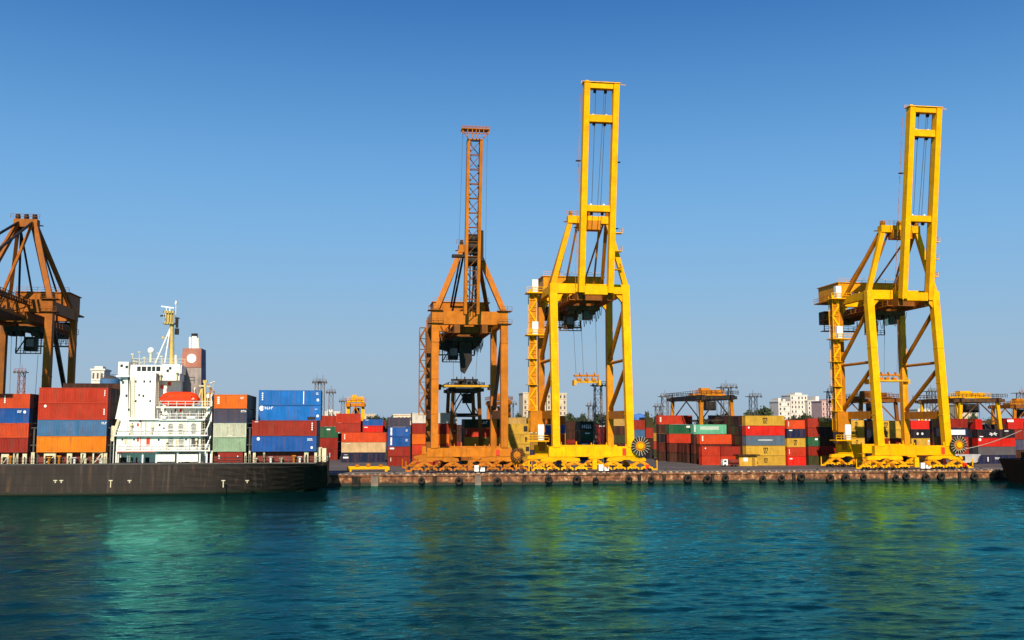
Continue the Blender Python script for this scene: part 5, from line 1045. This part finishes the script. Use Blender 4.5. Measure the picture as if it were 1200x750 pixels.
yard_gantry(546, 42, 262, 452, ORGD, BLK, 'orange and black yard gantry framed between the legs of the lattice boom crane', 14)
yard_gantry(587, 26, 300, 468, ORG, ORGD, 'smaller orange yard gantry close to the right leg of the lattice boom crane', 10)
yard_gantry(840, 48, 268, 461.5, YELD, BLK, 'black topped yard gantry with golden legs beside the teal container', 26)
yard_gantry(1030, 56, 275, 465, ORGD, ORGD, 'brown orange yard gantry seen through the legs of the right yellow crane', 16)
yard_gantry(1148, 60, 270, 465, YEL, paint('under_brown', (0.1, 0.05, 0.025)), 'yellow legged yard gantry with brown girders right of the right yellow crane', 20)
yard_gantry(1204, 40, 320, 473, YELD, ORGD, 'distant yard gantry at the right edge of the photo', 12)

# ================================================================ LIGHT MASTS
def light_mast(px, pytop, Y, label, w=1.6, heads=1, mat=TOWER):
    q_ = P(px, 490, Y); H_ = P(px, pytop, Y).z - DECK
    root = thing('light_mast', (q_.x, Y, DECK), label, 'light mast', 'floodlight masts over the yard')
    m = MB(); n = max(4, int(H_ / 2.4))
    cs = [(-1, -1), (1, -1), (1, 1), (-1, 1)]
    for i in range(4):
        a = cs[i]; b_ = cs[(i + 1) % 4]; m.beam((a[0] * w / 2, a[1] * w / 2, 0), (a[0] * w / 2.6, a[1] * w / 2.6, H_ - 1.2), 0.22)
        for k_ in range(n):
            z0 = k_ * (H_ - 1.2) / n; z1 = (k_ + 1) * (H_ - 1.2) / n; f0 = w / 2 - (w / 2 - w / 2.6) * k_ / n
            m.beam((a[0] * f0, a[1] * f0, z0), (b_[0] * f0, b_[1] * f0, z1), 0.1); m.beam((a[0] * f0, a[1] * f0, z0), (b_[0] * f0, b_[1] * f0, z0), 0.1)
    m.build('lattice_shaft', mat, root)
    m = MB(); hw = w * 0.8; m.box(-hw, hw, -hw, hw, H_ - 1.2, H_ - 1.0); m.rail([(-hw, -hw, H_ - 1), (hw, -hw, H_ - 1)], 0.9, 0.9, 0.06); m.tube((0, 0, H_ - 1), (0, 0, H_ + 1.2), 0.07); m.build('head_platform', mat, root)
    for xx in (-hw, -hw / 3, hw / 3, hw): m = MB(); m.box(xx - 0.3, xx + 0.3, -hw - 0.3, -hw, H_ - 1.5, H_ - 0.8); m.build('floodlight', GRYD, root)
    return root
light_mast(370.5, 444, 330, 'twin headed light mast, left one of the pair above the blue ship containers', 1.4)
light_mast(377.5, 444, 330, 'twin headed light mast, right one of the pair above the blue ship containers', 1.4)
light_mast(387.5, 456, 345, 'grey lattice light mast between the ship stern and the small yellow gantry', 1.7)
light_mast(401.5, 467, 400, 'short faint light mast touching the left of the small yellow gantry', 1.5)
light_mast(23, 432, 330, 'reddish lattice light mast seen under the lowered boom crane at the left edge', 2.0, mat=paint('red_lattice', (0.30, 0.10, 0.08)))
light_mast(701, 447, 270, 'tall dark lattice light mast inside the middle yellow crane', 2.2)
light_mast(692.5, 472, 380, 'short light mast left of the tall one inside middle yellow crane', 2.2)
light_mast(599, 470, 380, 'short light mast beside the right leg of the lattice boom crane', 2.0)
light_mast(771, 473, 400, 'shorter light mast of the pair right of the middle yellow crane', 2.2)
light_mast(779.5, 461, 360, 'taller light mast of the pair right of the middle yellow crane', 2.6)
light_mast(851.5, 450, 300, 'light mast rising behind the black topped yard gantry', 3.0)
light_mast(883, 461, 340, 'dark light mast in front of the round tree behind the tall yellow stack', 2.6, mat=GRYD)
light_mast(974, 455, 300, 'light mast close behind the lift tower of the right yellow crane', 2.0)
light_mast(1092, 455, 330, 'light mast between right legs of right yellow crane', 2.6)
light_mast(1199, 457, 330, 'pinkish lattice light mast cut by the right edge of the photo', 3.2, mat=paint('pink_lattice', (0.38, 0.2, 0.17)))

# ================================================================ TREES
def leaf_mat(name, c1, c2):
    m, t, b = principled(name); N = t.nodes; L = t.links
    tc = N.new('ShaderNodeTexCoord'); n = N.new('ShaderNodeTexNoise'); n.inputs['Scale'].default_value = 0.5; n.inputs['Detail'].default_value = 4; L.new(tc.outputs['Object'], n.inputs['Vector'])
    cr = N.new('ShaderNodeValToRGB'); cr.color_ramp.elements[0].position = 0.38; cr.color_ramp.elements[1].position = 0.62; cr.color_ramp.elements[0].color = (*c1, 1); cr.color_ramp.elements[1].color = (*c2, 1)
    L.new(n.outputs[0], cr.inputs[0]); L.new(cr.outputs[0], b.inputs['Base Color']); b.inputs['Roughness'].default_value = 0.7; return m
LEAF = leaf_mat('leaves', (0.018, 0.03, 0.012), (0.05, 0.075, 0.022)); BARK = paint('bark', (0.10, 0.07, 0.05), 0.9, streak=False)
def crown_mesh(seed, n=6500):
    r_ = np.random.default_rng(seed); cl = r_.normal(0, 1, (16, 3)); cl /= np.linalg.norm(cl, axis=1)[:, None]; cl *= r_.uniform(0.35, 0.78, (16, 1)); cl[:, 2] = np.abs(cl[:, 2]) * 0.9 - 0.15
    vs = []; fs = []
    for i in range(n):
        c = cl[r_.integers(16)] + r_.normal(0, 0.15, 3); u = r_.normal(0, 1, 3); u /= np.linalg.norm(u); w_ = np.cross(u, r_.normal(0, 1, 3)); w_ /= np.linalg.norm(w_); s_ = r_.uniform(0.045, 0.095)
        k_ = len(vs); vs += [tuple(c + u * s_), tuple(c + w_ * s_), tuple(c - u * s_), tuple(c - w_ * s_)]; fs.append((k_, k_ + 1, k_ + 2, k_ + 3))
    me = bpy.data.meshes.new('crown'); me.from_pydata(vs, [], fs); me.materials.append(LEAF); return me
CRM = [crown_mesh(s_) for s_ in (1, 2, 3)]
def tree(px, wpx, pytop, Y, label, i=0):
    q_ = P(px, 490, Y); zt = P(px, pytop, Y).z; w2 = (P(px + wpx / 2, 490, Y).x - P(px - wpx / 2, 490, Y).x) / 2
    root = thing('broadleaf_tree', (q_.x, Y, DECK), label, 'tree', 'trees beyond the yard', rz=i * 1.3); H_ = zt - DECK; hc = max(H_ * 0.6, 5)
    m = MB(); m.tube((0, 0, 0), (0.3, 0, H_ * 0.45), 0.55, 9, 0.36); rt_ = random.Random(i)
    for k_ in range(7): an = k_ * 0.9; m.tube((0.3, 0, H_ * (0.3 + 0.03 * k_)), (math.cos(an) * w2 * 0.55, math.sin(an) * w2 * 0.55, H_ * rt_.uniform(0.55, 0.8)), 0.22, 6, 0.07)
    m.build('trunk', BARK, root)
    o = bpy.data.objects.new('crown', CRM[i % 3]); COL.objects.link(o); o.parent = root; o.location = (0, 0, H_ - hc * 0.62); o.scale = (w2 * 1.08, w2 * 1.08, hc * 0.68)
for i, (px, wp, top, Y, lb) in enumerate([
    (432, 22, 487, 520, 'low tree over the small blue container left of the lattice crane'), (445, 20, 484.5, 560, 'dark low tree between the small yellow gantry and the lattice crane'), (457, 16, 486, 540, 'small tree left of the pale flat roof beside the lattice crane'),
    (608, 22, 483.5, 500, 'dark tree in the gap right of the lattice boom crane'), (625, 18, 485, 540, 'tree in front of the cream tower block'),
    (668, 26, 482, 430, 'broad tree framed at the left inside the middle yellow crane'), (684, 22, 484, 450, 'tree behind the dark green containers inside the middle yellow crane'), (706, 28, 481, 420, 'tree behind the tall light mast inside the middle yellow crane'), (722, 18, 486, 470, 'small tree at the right legs of the middle yellow crane'),
    (757, 14, 481, 420, 'dark tree just right of the middle yellow crane'), (776, 24, 482, 400, 'rounded tree behind the pair of light masts'), (848, 34, 481, 390, 'tree behind the black topped yard gantry'), (823, 20, 486, 420, 'low tree behind the teal container'),
    (889, 34, 473.5, 360, 'big dome shaped tree rising over the tall yellow stack'), (945, 22, 482, 480, 'dark tree before the white apartment building'), (930, 16, 485.5, 500, 'low shrubby tree at the foot of the white apartment building'),
    (968, 18, 486, 480, 'tree below the pink apartment building'), (1108, 20, 484, 470, 'tree right of the right leg of the right yellow crane'), (1140, 12, 482, 450, 'dark round tree beside the white flats at the right'), (1165, 24, 487, 500, 'low tree under the yard gantry at the right')]):
    tree(px, wp, top, Y, lb, i)

# ================================================================ BUILDINGS
BW = [paint('plaster_cream', (0.66, 0.56, 0.40), 0.8, 0.25, 0.1), paint('plaster_white', (0.72, 0.68, 0.60), 0.8, 0.22, 0.08), paint('plaster_pink', (0.62, 0.42, 0.38), 0.8, 0.25, 0.1)]
WINM = paint('window_brown', (0.15, 0.12, 0.12), 0.3)
def building(name, px0, px1, pytop, Y, mat, label, cols, rws, depth=16, blocks=(), roof=True):
    a = P(px0, 488, Y); c = P(px1, 488, Y); zt = P((px0 + px1) / 2, pytop, Y).z - DECK; w_ = c.x - a.x
    root = thing(name, ((a.x + c.x) / 2, Y, DECK), label, 'building', 'buildings on the skyline')
    m = MB(); m.box(-w_ / 2, w_ / 2, 0, depth, 0, zt); wl = m.build('wall', mat, root)
    m = MB(); m.box(-w_ / 2 - 0.3, w_ / 2 + 0.3, -0.3, depth + 0.3, zt, zt + 0.5); m.build('roof', mat, root)
    for x0, x1, hh in blocks: m = MB(); m.box(-w_ / 2 + x0 * w_, -w_ / 2 + x1 * w_, 2, depth - 2, zt + 0.5, zt + 0.5 + hh); m.build('roof_block', mat, root)
    fh = 3.3; ww = min(1.7, w_ / cols * 0.42)
    wm = MB(); wm.box(-ww / 2, ww / 2, -0.06, 0.1, 0, 1.8); wme = wm.mesh('window', WINM)
    for i in range(cols):
        for j in range(rws):
            z = zt - 2.6 - j * fh
            if z < 5 or random.random() < 0.12: continue
            o = bpy.data.objects.new('window', wme); COL.objects.link(o); o.parent = root; o.location = (-w_ / 2 + (i + 0.5) * w_ / cols, 0, z)
    for j in range(rws): 
        z = zt - 3.2 - j * fh; 
        if z > 5: m = MB(); m.box(-w_ / 2 + 0.2, w_ / 2 - 0.2, -0.25, -0.002, z, z + 0.2); m.build('floor_band', mat, root)
    return root
building('tower_block', 613, 640, 461, 600, BW[0], 'cream tower block with rows of small windows, left part beside the middle yellow crane', 5, 5)
building('tower_block', 641, 664, 461.5, 602, BW[0], 'cream tower block with rows of small windows, right part inside the middle yellow crane', 5, 5)
building('apartment_building', 912.5, 926.5, 471, 700, BW[1], 'lower left wing of the white apartment building on the skyline', 3, 6, blocks=((0.1, 0.3, 2.2), (0.5, 0.7, 1.6)))
building('apartment_building', 927, 946.5, 463.5, 705, BW[1], 'highest middle part of the white apartment building on the skyline', 5, 6, blocks=((0.35, 0.75, 1.6),))
building('apartment_building', 947, 962.5, 470, 700, BW[1], 'right wing of the white apartment building on the skyline', 4, 5, blocks=((0.7, 0.95, 3.0),))
building('apartment_building', 963.5, 990, 470.5, 640, BW[2], 'pink apartment building left of the right yellow crane', 7, 5, blocks=((0.3, 0.6, 1.2),))
building('apartment_building', 1111, 1124, 480, 640, BW[1], 'small pale building just right of the right yellow crane leg', 4, 3)
building('apartment_building', 1127, 1145, 474.5, 620, BW[0], 'cream block of flats with a window grid under the right yard gantry', 6, 4)
building('low_building', 1076, 1090, 480, 560, BW[1], 'pale low building between right legs of right yellow crane', 3, 2)
building('warehouse', 424, 440, 486, 620, BW[0], 'low pale building behind the small blue container', 4, 1)
building('warehouse', 461, 483, 486.5, 480, BW[0], 'long flat roofed pale warehouse left of the lattice crane', 5, 1)
building('warehouse', 380, 398, 483.5, 500, BW[1], 'white roofed shed behind the red containers at the ship stern', 4, 1, blocks=((0.2, 0.6, 1.0),))
building('harbour_office', 105, 120, 434, 335, BW[1], 'white harbour building showing above the red ship containers', 3, 4, depth=8, blocks=((0.1, 0.75, 0.9),))
b = MB(); a = P(121, 444, 263); c = P(137, 439, 263)
container(a.x, c.x, 263, P(128, 448, 263).z, 2.0, 'steel blue', 'steel blue box above the red ship containers beside the white superstructure', 'boxes on the harbour building') if False else None
blu = paint('blue_tarpaulin', (0.08, 0.22, 0.62), 0.6)
t = thing('storage_tank', P(749, 497, 420) * 1, 'blue domed storage tank just right of the middle yellow crane', 'storage tank'); t.location.z = DECK
zt = P(749, 484.5, 420).z - DECK
m = MB(); m.tube((0, 0, 0), (0, 0, zt - 1.6), 2.9, 24); m.build('tank_wall', blu, t); m = MB(); m.tube((0, 0, zt - 1.6), (0, 0, zt - 0.5), 2.9, 24, 2.0); m.tube((0, 0, zt - 0.5), (0, 0, zt), 2.0, 24, 0.4); m.build('dome', blu, t)
t = thing('storage_tank', P(128, 470, 300) * 1, 'steel blue tank above the red ship containers beside the white superstructure', 'storage tank'); t.location.z = DECK
zt = P(128, 440, 300).z - DECK
m = MB(); m.tube((0, 0, 0), (0, 0, zt - 1), 2.6, 24); m.build('tank_wall', cpaint('steel blue'), t); m = MB(); m.tube((0, 0, zt - 1), (0, 0, zt), 2.6, 24, 0.6); m.rail([(-2.3, -1, zt - 1), (2.3, -1, zt - 1)], 1.2, 1, 0.05); m.build('tank_roof', GRYD, t)

# ================================================================ SMALLER THINGS ON THE QUAY
# yellow spreader frame lying on the quay
Yq = 232.0; a = P(408, 546, Yq); c = P(455, 546, Yq)
t = thing('spreader_frame', ((a.x + c.x) / 2, Yq, DECK), 'long yellow spreader frame lying on the quay before the navy and cream containers', 'spreader frame'); hw = (c.x - a.x) / 2
m = MB(); m.box(-hw, hw, -0.25, 0.25, 0.5, 1.15); m.box(-hw, hw, 1.6, 2.0, 0.5, 1.1)
m.build('main_beam', YEL, t, bevel=0.03)
for sx in (-1, 1): m = MB(); m.box(sx * hw - 0.25, sx * hw + 0.25, -0.6, 2.3, 0.3, 1.0); m.box(sx * hw * 0.9 - 0.3, sx * hw * 0.9 + 0.3, -0.3, 0.3, 0, 0.5); m.build('end_beam', YEL, t)
for xx in (-0.55, 0.0, 0.62): m = MB(); m.box(hw * xx - 0.4, hw * xx + 0.4, -0.4, 1.4, 1.15, 1.75 - abs(xx) * 0.4); m.build('mechanism_box', YELD, t)
# yellow office hut
Yh = G(877, 545.5).y - 3.2; a = P(866.5, 545, Yh); c = P(887.5, 545, Yh); h_ = P(877, 534, Yh).z - DECK
t = thing('office_hut', ((a.x + c.x) / 2, Yh, DECK), 'yellow cabin with a brown overhanging roof at the foot of the tall yellow stack', 'cabin'); hw = (c.x - a.x) / 2
m = MB(); m.box(-hw, hw, 0, 2.5, 0, h_); wl = m.build('wall', cpaint('yellow'), t)
m = MB(); m.box(-hw - 0.6, hw + 0.5, -0.7, 2.7, h_, h_ + 0.28); m.build('roof', cpaint('brown'), t)
m = MB(); m.box(-hw * 0.55, -hw * 0.05, -0.08, 0, h_ * 0.45, h_ * 0.8); m.build('window', MARK, t)
m = MB(); m.box(hw * 0.4, hw * 0.75, -0.05, 0, 0.05, h_ * 0.8); m.build('door', cpaint('mustard'), t)
# trucks
def truck(px, Y, label, cabcol, flip=1, load=None, sc=1.0):
    q_ = P(px, 545, Y); t = thing('truck', (q_.x, Y, DECK), label, 'truck'); f_ = flip
    t.scale = (sc, sc, sc)
    m = MB(); m.prism([(0, 0.5), (f_ * 2.1, 0.5), (f_ * 2.1, 2.9), (f_ * 0.35, 2.9), (0, 1.7)][::f_], -1.2, 1.2); cb = m.build('cab', cabcol, t, bevel=0.05)
    m = MB(); m.prism([(f_ * 0.45, 1.75), (f_ * 1.5, 1.75), (f_ * 1.5, 2.5), (f_ * 0.62, 2.5)][::f_], -1.23, -1.2); m.build('side_window', GLASS, cb)
    m = MB(); m.box(f_ * 0.3, f_ * 7.2, -0.9, 0.9, 0.7, 1.0); m.build('chassis', DKRED, t)
    for xx in (0.9, 4.6, 5.9):
        for sy in (-1, 1): m = MB(); m.tube((f_ * xx, sy * 0.85, 0.5), (f_ * xx, sy * 1.2, 0.5), 0.5, 16); w_ = m.build('wheel', RUB, t); m = MB(); m.tube((f_ * xx, sy * 1.2, 0.5), (f_ * xx, sy * 1.23, 0.5), 0.24, 12); m.build('rim', GRYD, w_)
    if load: m = MB(); m.tube((f_ * 2.7, 0, 1.9), (f_ * 7.0, 0, 1.9), 0.9, 18); m.build('tank', load, t)
    return t
truck(846, G(846, 546.5).y - 1, 'white cabbed truck with a dark red tank in front of the low red containers', WHTC, 1, DKRED, 0.62)
# white van-like bus
Yv = 243.0; a = P(1115, 540, Yv); c = P(1150, 540, Yv); L_ = c.x - a.x; h_ = P(1130, 532.5, Yv).z - DECK
t = thing('bus', (a.x, Yv, DECK), 'grey white bus with sloping rear parked beside the right yellow crane reel', 'bus')
m = MB(); m.prism([(0, 0.7), (L_ - 1.4, 0.7), (L_ - 0.9, 1.0), (L_, h_ - 0.1), (L_ - 0.1, h_), (0.1, h_), (0, h_ - 0.1)], 0, 2.4); bd = m.build('body', paint('bus_grey_white', (0.45, 0.44, 0.44), 0.4), t, bevel=0.08)
m = MB(); m.box(L_ * 0.33, L_ * 0.46, -0.03, 0, h_ * 0.45, h_ * 0.85); m.build('window', GLASS, bd)
m = MB(); m.box(0.05, L_ * 0.2, -0.03, 0, h_ * 0.4, h_ * 0.97); m.build('white_panel', MARK, bd)
m = MB(); m.beam((L_ - 1.0, -0.03, 1.2), (L_ - 0.35, -0.03, h_ - 0.35), 0.06, 0.3); m.build('rear_lamp_strip', GRYD, bd)
for xx in (1.4, L_ - 2.6): 
    for yy in (0.1, 2.1): m = MB(); m.tube((xx, yy - 0.15, 0.5), (xx, yy + 0.15, 0.5), 0.5, 16); m.build('wheel', RUB, t)
# posts with sign plates beside the stepped block
for px, top, wd, lb in ((782.5, 519, 1.6, 'short yellow bracket post at the dark opening of the stepped container block'),):
    Yp = 282.0 if px > 775 else 284.0; q_ = P(px, 500, Yp); h_ = P(px, top, Yp).z - DECK; m = MB(); m.box(-0.12, 0.12, -0.12, 0.12, 0, h_); m.box(-0.12, wd / 2, -0.12, 0.12, h_, h_ + 0.3)
    tag(m.build('marker_post', cpaint('mustard'), None, loc=(q_.x, Yp, DECK)), lb, 'post')

# ================================================================ SECOND SHIP FOR THE UNCLEAR DARK MASS, RIGHT EDGE
def ship2():
    a = P(1192, 560, 205); x0 = a.x; root = thing('dark_edge_ship', (x0 + 40, 205, 0), 'black ship hull standing for an unclear dark mass at the right edge', 'ship')
    m = MB(); vs = []; secs = ((0, 3, 6.2), (1.2, 5, 7.4), (4, 7.4, 8.6), (9, 8.8, 9), (70, 9, 9), (84, 5, 7), (92, 0.3, 1))
    for sx_, hw, hd in secs:
        for z, f_ in ((-2, 0.8), (0.5, 0.9), (3.0, 1.0), (5.2, 1.0)):
            hb = hw + (hd - hw) * max(0, z) / 5.2; vs.append((sx_ - 40, -hb * f_, z))
        for z, f_ in ((5.2, 1.0), (3.0, 1.0), (0.5, 0.9), (-2, 0.8)):
            hb = hw + (hd - hw) * max(0, z) / 5.2; vs.append((sx_ - 40, hb * f_, z))
    n = 8; fs = [(i * n + j, i * n + (j + 1) % n, (i + 1) * n + (j + 1) % n, (i + 1) * n + j) for i in range(len(secs) - 1) for j in range(n)] + [tuple(range(n)), tuple(range((len(secs) - 1) * n, len(secs) * n))]
    m.add(vs, fs); m.build('hull', paint('dark_mass_hull', (0.007, 0.006, 0.006), 0.7, 0.3, 0.0, spec=0.05, dirt=(0.012, 0.01, 0.009)), root)  # black hull stands where only an unclear dark mass is known
    m = MB(); m.rail([(-39, -6, 5.2), (-31, -8.6, 5.2), (20, -8.6, 5.2)], 1.0, 1.6, 0.04); m.build('railing', GRYD, root)
    m = MB(); m.box(-34, 30, -7, 7, 5.2, 6.6); m.build('hatch_coaming', BLK, root)
ship2()
q_ = P(1194.5, 527, 199)
stack(1194.5, 1252, 0, 494.5, ['mustard', 'yellow', 'yellow', 'mustard'], 'on black ship at right edge', 'containers stacked on the black ship', Y=199, z0=6.65)
# mooring line from the ship to a bollard by the reel
pa = Vector((137.5, 218.3, DECK + 0.8)); pa = P(1121, 528, 219); pb = P(1197, 504.5, 205)
pts = [pa.lerp(pb, i / 14) - Vector((0, 0, 0.55 * math.sin(math.pi * i / 14))) for i in range(15)]
m = MB(); m.path(pts, 0.07, 6); tag(m.build('mooring_line', ROPE, None), 'pale mooring line rising from the right yellow crane to the ship at the right edge', 'rope')

# ================================================================ rear containers nobody sees become one mass
def mass_of_hidden():
    mass = MB(); mi = []; mats = []
    for x0, x1, y0, y1, z, h, c in HIDDEN:
        mt = cpaint(c)
        if mt not in mats: mats.append(mt)
        mass.box(x0, x1, y0, y1, z + 0.01, z + h - 0.03); mi += [mats.index(mt)] * 6
    ob = mass.build('rear_containers', None)
    for m_ in mats: ob.data.materials.append(m_)
    ob.data.polygons.foreach_set('material_index', mi)
    tag(ob, 'shaded mass of containers hidden in the rear rows of the stacks', 'containers', kind='stuff')
if HIDDEN: mass_of_hidden()
